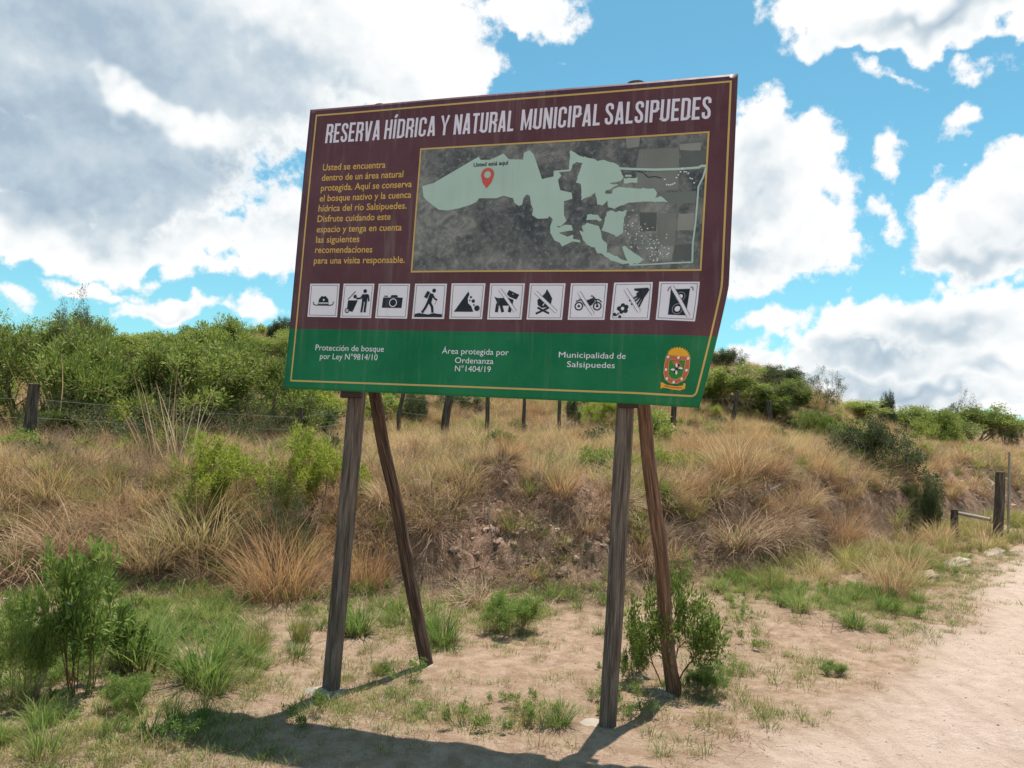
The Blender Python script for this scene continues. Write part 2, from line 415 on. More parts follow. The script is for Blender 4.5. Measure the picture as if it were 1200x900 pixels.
M_MAP, k = new_mat('aerial_photo_print')
uvn = k.node('ShaderNodeUVMap').outputs[0]
n1 = k.noise(uvn, 5.0, 8, 0.62, dist=0.6); n2 = k.noise(uvn, 24.0, 6, 0.7, dist=1.2); n3 = k.noise(uvn, 90.0, 3, 0.6)
c = k.ramp(n1, [(0.30, (.075, .08, .09)), (0.45, (.22, .21, .19)), (0.56, (.40, .365, .32)), (0.72, (.27, .275, .24))])
c = k.mix(k.step(n2, 0.35, 0.68, 0, 0.75), k.mix(1.0, c, (0.36, 0.38, 0.42), 'MULTIPLY'), c)
c = k.mix(k.step(n3, 0.50, 0.72, 0, 0.40), c, (0.42, 0.39, 0.35))
finish(M_MAP, k, c, rough=0.45, spec=0.35)
FIELDS = [print_mat('field_print_%s' % nme, col, var=0.05) for nme, col in (('grey', (.19, .185, .165)), ('dark', (.11, .115, .105)), ('light', (.26, .245, .225)), ('olive', (.15, .16, .14)))]

class Art:
    """flat print collected as polygons in sheet coordinates and laid on the vinyl"""
    def __init__(s): s.V = []; s.F = []; s.M = []; s.mats = []; s.lay = 0
    def mat(s, m):
        if m not in s.mats: s.mats.append(m)
        return s.mats.index(m)
    def tri(s, uv, tris, m, off):
        uv = [tuple(map(float, q_)) for q_ in uv]; todo = [tuple(t) for t in tris]; tris = []; cache = {}
        while todo:      # large faces are cut up so that they follow the sagging sheet
            t = todo.pop(); e = [((uv[t[i]][0] - uv[t[(i + 1) % 3]][0]) * PW) ** 2 + ((uv[t[i]][1] - uv[t[(i + 1) % 3]][1]) * PH) ** 2 for i in range(3)]
            i = e.index(max(e))
            if e[i] < 0.016: tris.append(t); continue
            a, b_, c_ = t[i], t[(i + 1) % 3], t[(i + 2) % 3]; key = (min(a, b_), max(a, b_))
            if key not in cache: cache[key] = len(uv); uv.append(((uv[a][0] + uv[b_][0]) / 2, (uv[a][1] + uv[b_][1]) / 2))
            m_ = cache[key]; todo += [(a, m_, c_), (m_, b_, c_)]
        uv = np.asarray(uv, float); P = S(uv[:, 0], uv[:, 1], off); b = len(s.V)
        s.V += [tuple(p) for p in P]; mi = s.mat(m)
        for t in tris:
            a, bb, c_ = (uv[t[0]], uv[t[1]], uv[t[2]])
            cr = (bb[0] - a[0]) * (c_[1] - a[1]) - (bb[1] - a[1]) * (c_[0] - a[0])
            if abs(cr) < 1e-12: continue
            s.F.append(tuple(b + i for i in (t if cr > 0 else t[::-1]))); s.M.append(mi)
    def poly(s, uv, m, off):
        tr = tessellate_polygon([[Vector((p[0], p[1] * PH / PW, 0)) for p in uv]])
        s.lay += 1; s.tri(uv, tr, m, off + 0.00004 * (s.lay % 12))
    def stroke(s, uv, w, m, off, close=False, sub=1):
        """ribbon with mitred corners, w in metres"""
        p = np.asarray(uv, float) * (PW, PH)
        if sub > 1:
            q = []
            rngp = range(len(p) if close else len(p) - 1)
            for i in rngp:
                a, b = p[i], p[(i + 1) % len(p)]
                for j in range(sub): q.append(a + (b - a) * j / sub)
            if not close: q.append(p[-1])
            p = np.array(q)
        n = len(p); L = []; Rr = []
        for i in range(n):
            a = p[i - 1] if (i > 0 or close) else None; b = p[(i + 1) % n] if (i < n - 1 or close) else None
            d1 = None if a is None else (p[i] - a) / max(1e-9, np.linalg.norm(p[i] - a)); d2 = None if b is None else (b - p[i]) / max(1e-9, np.linalg.norm(b - p[i]))
            if d1 is None: d1 = d2
            if d2 is None: d2 = d1
            n1_ = np.array([-d1[1], d1[0]]); n2_ = np.array([-d2[1], d2[0]]); mm = n1_ + n2_; l = np.linalg.norm(mm)
            mm = n1_ if l < 0.2 else mm / l
            sc = min(2.0, 1 / max(0.3, mm @ n1_))
            L.append(p[i] + mm * sc * w / 2); Rr.append(p[i] - mm * sc * w / 2)
        uvs = np.array(L + Rr) / (PW, PH); tr = []
        for i in range(n if close else n - 1):
            j = (i + 1) % n; tr += [(n + i, n + j, j), (n + i, j, i)]
        s.lay += 1; s.tri(uvs, tr, m, off + 0.00004 * (s.lay % 12))
    def disc(s, c, r, m, off, n=16, r2=None, a0=0, a1=2 * math.pi):
        full = abs(a1 - a0) > 6.28; cnt = n if full else n + 1
        an = [a0 + (a1 - a0) * i / n for i in range(cnt)]
        o = [(c[0] + math.cos(t) * r / PW, c[1] + math.sin(t) * r / PH) for t in an]
        s.lay += 1; of = off + 0.00004 * (s.lay % 12)
        if r2 is None: s.tri([c] + o, [(0, 1 + i, 1 + (i + 1) % cnt) for i in range(cnt if full else cnt - 1)], m, of)
        else:
            q = [(c[0] + math.cos(t) * r2 / PW, c[1] + math.sin(t) * r2 / PH) for t in an]
            tr = []
            for i in range(cnt if full else cnt - 1):
                j = (i + 1) % cnt; tr += [(i, j, cnt + j), (i, cnt + j, cnt + i)]
            s.tri(o + q, tr, m, of)
    def build(s, name, parent, label=None):
        me = bpy.data.meshes.new(name); me.from_pydata(s.V, [], s.F)
        for m in s.mats: me.materials.append(m)
        me.polygons.foreach_set('material_index', s.M); me.update()
        uvl = me.uv_layers.new(name='UVMap')
        for l in me.loops: # sheet coordinates for the prints
            co = np.array(me.vertices[l.vertex_index].co) - PC; uvl.data[l.index].uv = (co @ PX / PW, co @ PZ / PW)
        o = obj_of(name, me, parent); tag(o, label); return o

sign = empty('information_sign', (0, 0, 0), 'large brown and green billboard with a map, standing on four wooden posts', 'sign')
# the vinyl sheet with thickness
vb = float(px2uv([(480, 387.5)])[0, 1])
us = np.linspace(0, 1, 61); vs = np.unique(np.round(np.concatenate([np.linspace(0, vb, 15), np.linspace(vb, 1, 33)]), 6))
UU, VV = np.meshgrid(us, vs); nU, nV = len(us), len(vs)
front = S(UU, VV, 0).reshape(-1, 3); backp = S(UU, VV, -0.004).reshape(-1, 3)
Ig = np.arange(nU * nV).reshape(nV, nU)
qf = np.stack([Ig[:-1, :-1], Ig[:-1, 1:], Ig[1:, 1:], Ig[1:, :-1]], -1)
mi = np.where((VV[:-1, :-1] + VV[1:, :-1]) / 2 < vb, 1, 0)
N0 = nU * nV
loop = list(Ig[0, :]) + list(Ig[1:, -1]) + list(Ig[-1, -2::-1]) + list(Ig[-2:0:-1, 0])
side = np.array([[loop[i], loop[i] + N0, loop[(i + 1) % len(loop)] + N0, loop[(i + 1) % len(loop)]] for i in range(len(loop))])
M_BACK = print_mat('vinyl_back', (0.45, 0.44, 0.42))
me = mesh_np('banner', np.concatenate([front, backp]), np.concatenate([qf.reshape(-1, 4), qf.reshape(-1, 4)[:, ::-1] + N0, side]), smooth=True,
             mats=[M_BROWN, M_GREEN, M_BACK], midx=np.concatenate([mi.ravel(), np.full(mi.size, 2), np.full(len(side), 0)]))
for _i in range(len(side)): me.polygons[len(me.polygons) - 1 - _i].use_smooth = False
banner = obj_of('banner', me, sign)

O1 = 0.0015
# gold border line
bc = px2uv([(371, 135.5), (856.5, 95.5), (815, 464.5), (341, 446.0)])
# corner radius at lower right
b = Art(); tlb, trb, brb, blb = bc
rb = 0.028
def arc(c, r, a0, a1, n=5): return [(c[0] + r * math.cos(t) / PW, c[1] + r * math.sin(t) / PH) for t in np.linspace(a0, a1, n)]
border = [tuple(tlb), tuple((blb))] + [(brb[0] - rb / PW * 1.0, brb[1])] + arc((brb[0] - rb / PW, brb[1] + rb / PH), rb, -math.pi / 2, 0)[1:] + [tuple(trb)]
b.stroke(border, 0.0115, M_GOLD, O1, close=True, sub=40); b.build('border_line', banner)

# title in drawn condensed capitals
TH = 0.26   # stroke thickness relative to the letter width unit
def rect_arc(cx, cy, rx, ry, a0, a1, n=4): return [(cx + rx * math.cos(R(t)), cy + ry * math.sin(R(t))) for t in np.linspace(a0, a1, n)]
t_ = 0.135; h_ = t_ / 2
def L_R(w): return [[(h_, 0), (h_, 1)], [(h_, 1 - h_), (w - .16, 1 - h_)] + rect_arc(w - .16, .86, .16 - h_, .14 - h_, 80, 0) + [(w - h_, .62)] + rect_arc(w - .16, .62, .16 - h_, .12, 0, -80) + [(h_, .495)], [(w - .19, .50), (w - h_, .36), (w - h_, 0)]]
GL = {
 'R': (.42, L_R(.42)),
 'P': (.41, L_R(.41)[:2]),
 'E': (.36, [[(h_, 0), (h_, 1)], [(h_, 1 - h_), (.36, 1 - h_)], [(h_, .5), (.32, .5)], [(h_, h_), (.36, h_)]]),
 'L': (.34, [[(h_, 0), (h_, 1)], [(h_, h_), (.34, h_)]]),
 'I': (.135, [[(h_, 0), (h_, 1)]]),
 'Í': (.135, [[(h_, 0), (h_, 1)], [(.03, 1.08), (.14, 1.24)]]),
 'T': (.38, [[(.19, 0), (.19, 1)], [(0, 1 - h_), (.38, 1 - h_)]]),
 'H': (.42, [[(h_, 0), (h_, 1)], [(.42 - h_, 0), (.42 - h_, 1)], [(h_, .5), (.42 - h_, .5)]]),
 'N': (.44, [[(h_, 0), (h_, 1)], [(.44 - h_, 0), (.44 - h_, 1)], [(h_, .97), (.44 - h_, .03)]]),
 'M': (.56, [[(h_, 0), (h_, 1)], [(.56 - h_, 0), (.56 - h_, 1)], [(h_ + .01, .97), (.28, .12), (.56 - h_ - .01, .97)]]),
 'A': (.44, [[(h_, 0), (.19, .96), (.25, .96), (.44 - h_, 0)], [(.11, .24), (.33, .24)]]),
 'V': (.44, [[(h_, 1), (.19, .04), (.25, .04), (.44 - h_, 1)]]),
 'Y': (.42, [[(h_, 1), (.21, .42), (.42 - h_, 1)], [(.21, .48), (.21, 0)]]),
 'U': (.42, [[(h_, 1), (h_, .17)] + rect_arc(.21, .17, .21 - h_, .17 - h_, 180, 360, 8) + [(.42 - h_, 1)]]),
 'D': (.42, [[(h_, 0), (h_, 1)], [(h_, 1 - h_), (.24, 1 - h_)] + rect_arc(.24, .82, .18 - h_, .18 - h_, 80, 0) + [(.42 - h_, .18)] + rect_arc(.24, .18, .18 - h_, .18 - h_, 0, -80) + [(h_, h_)]]),
 'C': (.41, [[(.41 - h_, .66), (.41 - h_, .82)] + rect_arc(.205, .82, .205 - h_, .18 - h_, 20, 170, 6) + [(h_, .18)] + rect_arc(.205, .18, .205 - h_, .18 - h_, 190, 340, 6) + [(.41 - h_, .34)]]),
 'S': (.40, [[(.40 - h_, .70), (.40 - h_, .82)] + rect_arc(.20, .82, .20 - h_, .18 - h_, 20, 170, 6) + [(h_, .70), (.12, .60), (.29, .42), (.40 - h_, .31), (.40 - h_, .18)] + rect_arc(.20, .18, .20 - h_, .18 - h_, -20, -170, 6) + [(h_, .31)]]),
}
title = Art()
def word(txt, p0, p1, capL, capR):
    """p0, p1: where the baseline starts and ends on the photograph; capL / capR: letter top above each"""
    q = px2uv([p0, p1, capL, capR]); P0, P1 = q[0], q[1]; hL = q[2][1] - q[0][1]; hR = q[3][1] - q[1][1]
    gap = 0.09; tot = sum(GL[c_][0] for c_ in txt) + gap * (len(txt) - 1)
    x = 0
    for ch in txt:
        w, st_ = GL[ch]
        for s_ in st_:
            pts = []
            for (a, y) in s_:
                f = (x + a) / tot; pts.append((P0[0] + (P1[0] - P0[0]) * f + 0.0012 * y, P0[1] + (P1[1] - P0[1]) * f + y * (hL + (hR - hL) * f)))
            title.stroke(pts, (hL + hR) / 2 * PH * t_ * 0.93, M_TITLE, O1)
        x += w + gap
word('RESERVA', (381, 168), (444.6, 164), (382.3, 145.6), (446.2, 141.3))
word('HÍDRICA', (449.8, 163.3), (509.6, 159.2), (451, 140.8), (511, 136.4))
word('Y', (514.5, 159), (526, 158.2), (515.5, 136), (527, 135))
word('NATURAL', (531.3, 158), (601.3, 153.8), (532.5, 134.6), (602.5, 129.5))
word('MUNICIPAL', (609.8, 152.9), (702.5, 147), (611.5, 128.6), (704.5, 121.6))
word('SALSIPUEDES', (708.3, 146.6), (832.3, 139.4), (710, 121), (834, 112.8))
title.build('title_lettering', banner)

def text_tris(txt, bold):
    cu = bpy.data.curves.new('t', 'FONT'); cu.body = txt; cu.size = 1; cu.offset = bold; cu.resolution_u = 3; cu.fill_mode = 'BOTH'
    o = bpy.data.objects.new('t', cu); COL.objects.link(o)
    dg = bpy.context.evaluated_depsgraph_get(); dg.update()
    me = bpy.data.meshes.new_from_object(o.evaluated_get(dg)); me.calc_loop_triangles()
    P = np.array([v.co[:2] for v in me.vertices]); T = [tuple(t.vertices) for t in me.loop_triangles]
    bpy.data.objects.remove(o); bpy.data.curves.remove(cu); bpy.data.meshes.remove(me)
    return P, T
_PH, _ = text_tris('H', 0.0); CAP = _PH[:, 1].max()
def line(art, txt, p0, p1, cap_px, m, bold=0.018, off=None):
    P, T = text_tris(txt, bold)
    x0, x1 = P[:, 0].min(), P[:, 0].max()
    q = px2uv([p0, p1, (p0[0] + 0.4, p0[1] - cap_px)]); hv = q[2][1] - q[0][1]
    f = (P[:, 0] - x0) / (x1 - x0)
    uv = np.stack([q[0][0] + (q[1][0] - q[0][0]) * f, q[0][1] + (q[1][1] - q[0][1]) * f + P[:, 1] / CAP * hv], -1)
    art.tri(uv, T, m, O1 if off is None else off)
for args in [('Usted se encuentra', (378.2, 199.9), (451.6, 196.6)), ('dentro de un área natural', (377, 212), (472.5, 207.6)), ('protegida. Aquí se conserva', (376, 224), (482.5, 219.2)),
             ('el bosque nativo y la cuenca', (374.6, 236.2), (481.8, 231.7)), ('hídrica del río Salsipuedes.', (373.1, 248), (476.4, 244.5)), ('Disfrute cuidando este', (372, 260.2), (457.7, 257.4)),
             ('espacio y tenga en cuenta', (371, 272.4), (470.7, 270)), ('las siguientes', (370.2, 284.5), (421.1, 283.6)), ('recomendaciones', (369.2, 296.4), (436.3, 295.8)), ('para una visita responsable.', (367.8, 309), (474.3, 308))]:
    bt = Art(); line(bt, *args, 7.4, M_GOLDT, 0.012); bt.build('text_line', banner)
for blk in ([('Protección de bosque', (369.7, 410.4), (449.7, 412.3)), ('por Ley N°9814/10', (374.9, 420.6), (442.3, 422.2))],
            [('Área protegida por', (518, 414.3), (596, 416.4)), ('Ordenanza', (533.1, 425.4), (578.2, 426.6)), ('N°1404/19', (533.1, 435), (575, 436.2))],
            [('Municipalidad de', (654.8, 418.8), (733, 420.6)), ('Salsipuedes', (664.3, 430), (720.2, 431.5))]):
    g = Art()
    for args in blk: line(g, *args, 6.6, M_WHITE, 0.0)
    g.build('footer_lettering', banner)

# the map
mp = Art()
mc = px2uv([(493.5, 175), (830.5, 155), (821, 316.5), (482.5, 318.5)])
def lerp2(f, g): return (mc[0] * (1 - f) + mc[1] * f) * (1 - g) + (mc[3] * (1 - f) + mc[2] * f) * g
n = 16
gridp = [lerp2(i / n, j / n) for j in range(n + 1) for i in range(n + 1)]
mp.tri(gridp, [t for j in range(n) for i in range(n) for t in ((j * (n + 1) + i, (j + 1) * (n + 1) + i, (j + 1) * (n + 1) + i + 1), (j * (n + 1) + i, (j + 1) * (n + 1) + i + 1, j * (n + 1) + i + 1))], M_MAP, O1)
O2 = 0.0026
def pxpoly(art, pts, m, off): art.poly([tuple(q) for q in px2uv(pts)], m, off)
def pxstroke(art, pts, wpx, m, off): art.stroke([tuple(q) for q in px2uv(pts)], wpx * 0.0056, m, off)
for pts, fi in [([(733,162),(750,161),(749,172),(735,174)],2),([(796,169),(822,167),(821,177),(797,176)],2),([(749,175),(796,173),(796,197),(745,199)],0),([(798,177),(828,176),(826,194),(797,196)],1),
                ([(745,202),(795,200),(795,222),(770,224),(747,222)],0),([(750,249),(770,249),(769,271),(750,271)],1),([(771,250),(793,250),(791,288),(770,288)],0),([(795,251),(814,250),(813,270),(794,270)],2),
                ([(773,289),(790,288),(787,304),(772,304)],2),([(791,287),(812,286),(811,304),(788,305)],1),([(772,226),(795,225),(816,224),(815,238),(785,240)],3),([(797,288),(811,287),(810,303),(797,304)],0)]:
    pxpoly(mp, pts, FIELDS[fi], 0.0019)
MAINP = [(495,218.3),(508.5,214.5),(561,183.8),(563.3,187.5),(574.5,187.5),(590.3,180),(596.3,186.8),(613.2,187.2),(614,179.3),(620.3,176.3),(625.5,180.8),(635.3,210),(648.8,207),(649.2,200.3),
         (667,198.8),(669,200.5),(655,202),(658,206),(654,211),(656.5,223),(670,226),(671,233),(661,236),(661,252),(664,259),(662,261),(657,265.5),(652,264.5),(655,267),(662,263.5),(670,264),(671.5,270),(664,271),(655,273),(665,277.5),(672,275),
         (671.5,280),(680,281.5),(680,284.5),(671,283),(659,289),(656,284.5),(650,282),(645,273),(645,265),(648,257),(644,253.5),(642,256),(630,256.5),(623.5,252),(625,245),(622.5,240),(621,229.5),(617.3,228),(613.5,232.5),(612,240),(608.3,241.5),
         (603,237.8),(601.5,232.5),(590.3,229.5),(582,232.5),(561.8,232.5),(558,237),(552,240),(537,244.5),(525,246.8),(514.5,246),(502.5,237),(496.5,231)]
def rough_edge(pts, amp, seed):
    r_ = np.random.default_rng(seed); out = []
    for i, a in enumerate(pts):
        b_ = pts[(i + 1) % len(pts)]; d = math.hypot(b_[0] - a[0], b_[1] - a[1]); out.append(a)
        if 6 < d < 30:
            for j in range(1, int(d / 3)):
                f = j / int(d / 3); out.append((a[0] + (b_[0] - a[0]) * f + r_.normal(0, amp), a[1] + (b_[1] - a[1]) * f + r_.normal(0, amp)))
    return out
pxpoly(mp, MAINP, M_MINT, O2)
for sd_, pts in enumerate([
    [(668.5,176),(680,183),(698,187),(700,189),(708,187.5),(720,191),(725,194),(731,208),(728,212),(714,215),(725,216),(710,223.5),(709,227),(699,231),(698,226),(690,231),(681,235),(681,216),(675,214),(678,204),(683,191),(676,190),(671,193),(669,200),(667,199)],
    [(698,226),(710,227),(717,227),(718.5,222),(725,219),(744,221),(767,221.5),(770,226),(768,232),(774,230),(783,237),(760,236.5),(740,237.5),(728,241),(720,245),(713,243),(712,235),(706,241),(700,240)],
    [(711,249),(716,246.5),(722,249),(735,246),(731,258),(730,273),(722,278),(714,273),(705,270),(708,262)],
    [(688,252),(701,252),(706,258),(687,258)],
    [(679,270),(684,272),(682,265),(688,261),(702,265),(704,271),(705,277),(712,287),(711,296),(720,300),(735,306),(740,309),(730,309.5),(715,305),(705,297),(700,297),(697,290),(688,287),(683,281)],
    [(729,290),(732,288),(742,296),(749,300),(755,304),(750,308),(738,311),(734,303)],
    [(731,209),(747,208),(747,214),(731,215)],[(733,205),(740,205),(740,207.5),(733,207.5)]]):
    pxpoly(mp, rough_edge(pts, 0.5, sd_), M_MINT, O2 + 0.0001)
pxstroke(mp, [(726,197.5),(740,198.3),(768,199),(795,198.3),(819,196.5),(822,194.6),(828,194.6)], 2.6, M_MINT, O2 + .0003)
pxstroke(mp, [(827.5,196),(824,208),(818.5,219),(817,240),(815,262),(812,285),(811.3,307)], 1.9, M_MINT, O2 + .0004)
pxstroke(mp, [(812,307.3),(785,308.5),(760,310),(738,310.8)], 1.6, M_MINT, O2 + .0005)
pxstroke(mp, [(748,201),(754,203),(760,208),(768,207),(775,209)], 1.0, M_BLACK, O2 + .0002)
rs = np.random.default_rng(3)
for i in range(95):
    f = rs.random(); cx = 733 + 48 * f + rs.normal(0, 5); cy = 262 + 40 * f + rs.normal(0, 9)
    if not (728 < cx < 788 and 246 < cy < 306): continue
    a, bq = rs.uniform(.7, 1.9), rs.uniform(.6, 1.3); pxpoly(mp, [(cx, cy), (cx + a, cy - .4), (cx + a + .3, cy + bq), (cx + .2, cy + bq)], M_WHITE if rs.random() < .5 else M_MINT, O2 + .0006)
for i in range(16):
    cx = 778 + i * 2.3; cy = 208 + 9 * math.sin(i * .45 + .3) + rs.normal(0, 1.5); pxpoly(mp, [(cx, cy), (cx + 1.8, cy - .5), (cx + 2, cy + 1), (cx + .2, cy + 1.2)], M_WHITE, O2 + .0006)
for i in range(26):
    cx = 636 + rs.normal(6, 7); cy = 178 + rs.normal(5, 5); pxpoly(mp, [(cx, cy), (cx + 1.6, cy - .5), (cx + 1.8, cy + 1), (cx + .2, cy + 1.2)], FIELDS[2], O2 - .0004)
mp.build('map_print', banner)
mf = Art(); mf.stroke([tuple(q) for q in mc[[0, 3, 2, 1]]], 0.011, M_GOLD, 0.0034, close=True, sub=24); mf.build('map_frame_line', banner)
pin = Art(); O3 = 0.0040
pc = px2uv([(571.6, 204.8)])[0]; tip = px2uv([(570.2, 221)])[0]
pin.disc(tuple(pc), 0.046, M_RED, O3, r2=0.024)
rr = 0.045
pin.poly([(pc[0] - rr / PW, pc[1] - 0.004), (pc[0] - .022 / PW, pc[1] - .010), (pc[0], pc[1] - .014), (pc[0] + .022 / PW, pc[1] - .010), (pc[0] + rr / PW, pc[1] - 0.004), (pc[0] + .03 / PW, pc[1] - .028), tuple(tip), (pc[0] - .03 / PW, pc[1] - .028)][::-1], M_RED, O3)
line(pin, 'Usted está aquí', (555, 195.8), (596, 193.0), 4.6, M_BLACK, 0.02, 0.0042)
for i in range(len(pin.V)): pass
pin.build('map_pin_and_caption', banner)

# pictograms: glyph shapes in tile coordinates (x right, y down, 0..1)
TILES = [
 [(363.8,332.5),(398.2,332.5),(395.1,371.7),(360.4,371.2)], [(402.9,332.5),(438.9,332.5),(435,372.7),(398.9,372.4)], [(444,332.5),(480.8,332.6),(477.1,373.5),(439.7,372.8)],
 [(486.7,332.5),(524,332.5),(520.5,373.8),(482.8,373.5)], [(529.4,332.1),(569.1,332.1),(565,374),(526.5,373.8)], [(574.6,332.1),(615.3,332.1),(611.3,374.6),(571,374.4)],
 [(621,332.1),(662.9,332.1),(658.8,374.8),(617.1,374.5)], [(669.2,332.0),(712.4,332.0),(708.4,374.8),(665.4,374.8)], [(719.8,331.3),(765.1,330.6),(760.9,374.9),(715,374.8)], [(772.6,330.2),(820.1,330.2),(814.4,376.7),(768.4,374.6)]]
NM = ['sun hat', 'person putting litter in a bin', 'camera', 'hiker with backpack', 'falling rocks', 'crossed-out dog', 'crossed-out campfire', 'crossed-out motorbike', 'crossed-out hand picking a flower', 'crossed-out loudspeaker']
K, Wt, G_ = 'k', 'w', 'g'
GLY = [
 [('P',[(.32,.63),(.35,.46),(.43,.37),(.5,.39),(.56,.37),(.66,.47),(.69,.63)],K),('S',[(.16,.55),(.18,.63),(.26,.65),(.74,.65),(.82,.63),(.85,.54)],.028,K),('S',[(.34,.585),(.68,.585)],.03,Wt),('C',(.51,.49),.03,Wt)],
 [('P',[(.2,.49),(.52,.49),(.38,.83),(.19,.78)],K),('C',(.2,.79),.075,K),('C',(.2,.79),.045,Wt),('C',(.2,.79),.022,K),('S',[(.2,.46),(.42,.23)],.022,K),('C',(.42,.38),.055,K),('C',(.73,.22),.058,K),
  ('P',[(.64,.31),(.84,.31),(.82,.53),(.66,.53)],K),('S',[(.68,.34),(.6,.43),(.47,.44)],.05,K),('S',[(.84,.33),(.88,.52)],.045,K),('S',[(.695,.5),(.67,.84)],.065,K),('S',[(.79,.5),(.775,.84)],.065,K)],
 [('P',[(.19,.4),(.81,.4),(.80,.7),(.18,.7)],K),('P',[(.42,.395),(.45,.33),(.63,.33),(.66,.395)],K),('S',[(.22,.365),(.34,.365)],.03,K),('C',(.52,.55),.125,Wt),('C',(.52,.55),.10,K)],
 [('C',(.62,.2),.06,K),('P',[(.5,.27),(.62,.3),(.56,.56),(.42,.53)],K),('P',[(.41,.21),(.5,.24),(.42,.43),(.32,.38)],K),('S',[(.6,.35),(.66,.43),(.74,.47)],.05,K),('S',[(.47,.52),(.40,.68),(.30,.83)],.075,K),('S',[(.51,.53),(.6,.66),(.63,.83)],.075,K),
  ('S',[(.72,.47),(.68,.60)],.014,G_),('P',[(.08,.87),(.2,.84),(.36,.86),(.5,.88),(.66,.84),(.8,.86),(.93,.87),(.93,.95),(.08,.95)],K)],
 [('P',[(.13,.8),(.52,.23),(.56,.31),(.52,.42),(.54,.56),(.64,.64),(.72,.8)],K),('C',(.61,.39),.032,K),('C',(.585,.48),.022,K),('C',(.69,.5),.05,K),('C',(.72,.61),.025,K),('C',(.82,.7),.08,K)],
 [('P',[(.15,.37),(.25,.41),(.56,.4),(.72,.46),(.70,.62),(.28,.62),(.22,.48)],K),('S',[(.27,.56),(.255,.80)],.09,K),('S',[(.36,.58),(.44,.80)],.08,K),('S',[(.65,.58),(.63,.80)],.09,K),('P',[(.51,.3),(.57,.19),(.87,.32),(.80,.45),(.60,.38)],K),('C',(.69,.30),.014,Wt),('X',(.30,.17),(.80,.78))],
 [('P',[(.5,.16),(.59,.29),(.67,.42),(.65,.56),(.55,.66),(.4,.68),(.28,.60),(.26,.46),(.38,.36),(.46,.27)],K),('S',[(.42,.62),(.50,.50),(.56,.60)],.02,Wt),('S',[(.28,.67),(.62,.83)],.055,K),('S',[(.25,.84),(.60,.67)],.055,K),('X',(.18,.24),(.82,.79))],
 [('R',(.27,.63),.12,.085,K),('R',(.77,.63),.12,.085,K),('C',(.27,.63),.035,K),('C',(.77,.63),.035,K),('P',[(.25,.42),(.45,.48),(.64,.40),(.70,.50),(.6,.62),(.42,.62),(.34,.5)],K),('S',[(.63,.36),(.72,.46),(.77,.61)],.035,K),('S',[(.66,.45),(.80,.45),(.88,.52)],.03,K),('S',[(.18,.50),(.30,.46)],.03,K),('S',[(.62,.34),(.58,.36)],.03,K),('X',(.24,.25),(.68,.85))],
 [('C',(.29,.62),.06,K),('C',(.38,.66),.06,K),('C',(.37,.76),.06,K),('C',(.27,.78),.06,K),('C',(.20,.70),.06,K),('C',(.29,.70),.09,K),('C',(.29,.70),.045,Wt),('C',(.10,.86),.045,K),('C',(.24,.92),.04,K),('S',[(.13,.90),(.21,.82)],.03,K),
  ('P',[(.53,.17),(.88,.15),(.93,.20),(.86,.34),(.78,.46),(.62,.40),(.60,.30),(.66,.25),(.55,.22)],K),('S',[(.66,.36),(.44,.50)],.045,K),('S',[(.69,.40),(.50,.60)],.045,K),('S',[(.74,.42),(.60,.68)],.045,K),('S',[(.79,.42),(.70,.66)],.045,K),('X',(.32,.19),(.72,.78))],
 [('P',[(.30,.2),(.77,.18),(.75,.86),(.30,.86)],K),('C',(.56,.38),.12,G_),('C',(.56,.38),.10,K),('C',(.56,.38),.055,Wt),('C',(.52,.70),.14,G_),('C',(.52,.70),.12,K),('C',(.52,.70),.07,Wt),('S',[(.23,.25),(.25,.17),(.31,.13)],.03,G_),('S',[(.78,.13),(.84,.16),(.85,.23)],.03,G_),('X',(.32,.13),(.82,.88))]]
cm = {K: M_BLACK, Wt: M_WHITE, G_: M_GREY}
for ti, (corn, gl) in enumerate(zip(TILES, GLY)):
    A = Art(); q = px2uv(corn); wT = (q[1][0] - q[0][0]) * PW
    def T(p): x, y = p; return tuple((q[0] * (1 - x) + q[1] * x) * (1 - y) + (q[3] * (1 - x) + q[2] * x) * y)
    A.poly([tuple(q[3]), tuple(q[2]), tuple(q[1]), tuple(q[0])], M_WHITE, O1)
    A.stroke([T((.055, .05)), T((.055, .95)), T((.945, .95)), T((.945, .05))], 0.0042, M_GREY, 0.0024, close=True)
    z = 0.0028
    for g in gl:
        z += 0.00016
        if g[0] == 'P': A.poly([T(p) for p in g[1]], cm[g[2]], z)
        elif g[0] == 'S': A.stroke([T(p) for p in g[1]], g[2] * wT, cm[g[3]], z)
        elif g[0] == 'C': A.disc(T(g[1]), g[2] * wT, cm[g[3]], z)
        elif g[0] == 'R': A.disc(T(g[1]), g[2] * wT, cm[g[4]], z, r2=g[3] * wT)
        elif g[0] == 'X':
            A.stroke([T(g[1]), T(g[2])], 0.095 * wT, M_GREY, z + .0003); A.stroke([T(g[1]), T(g[2])], 0.068 * wT, M_WHITE, z + .0009)
    A.lay = 0; A.build('pictogram', banner, 'white square pictogram showing a ' + NM[ti])

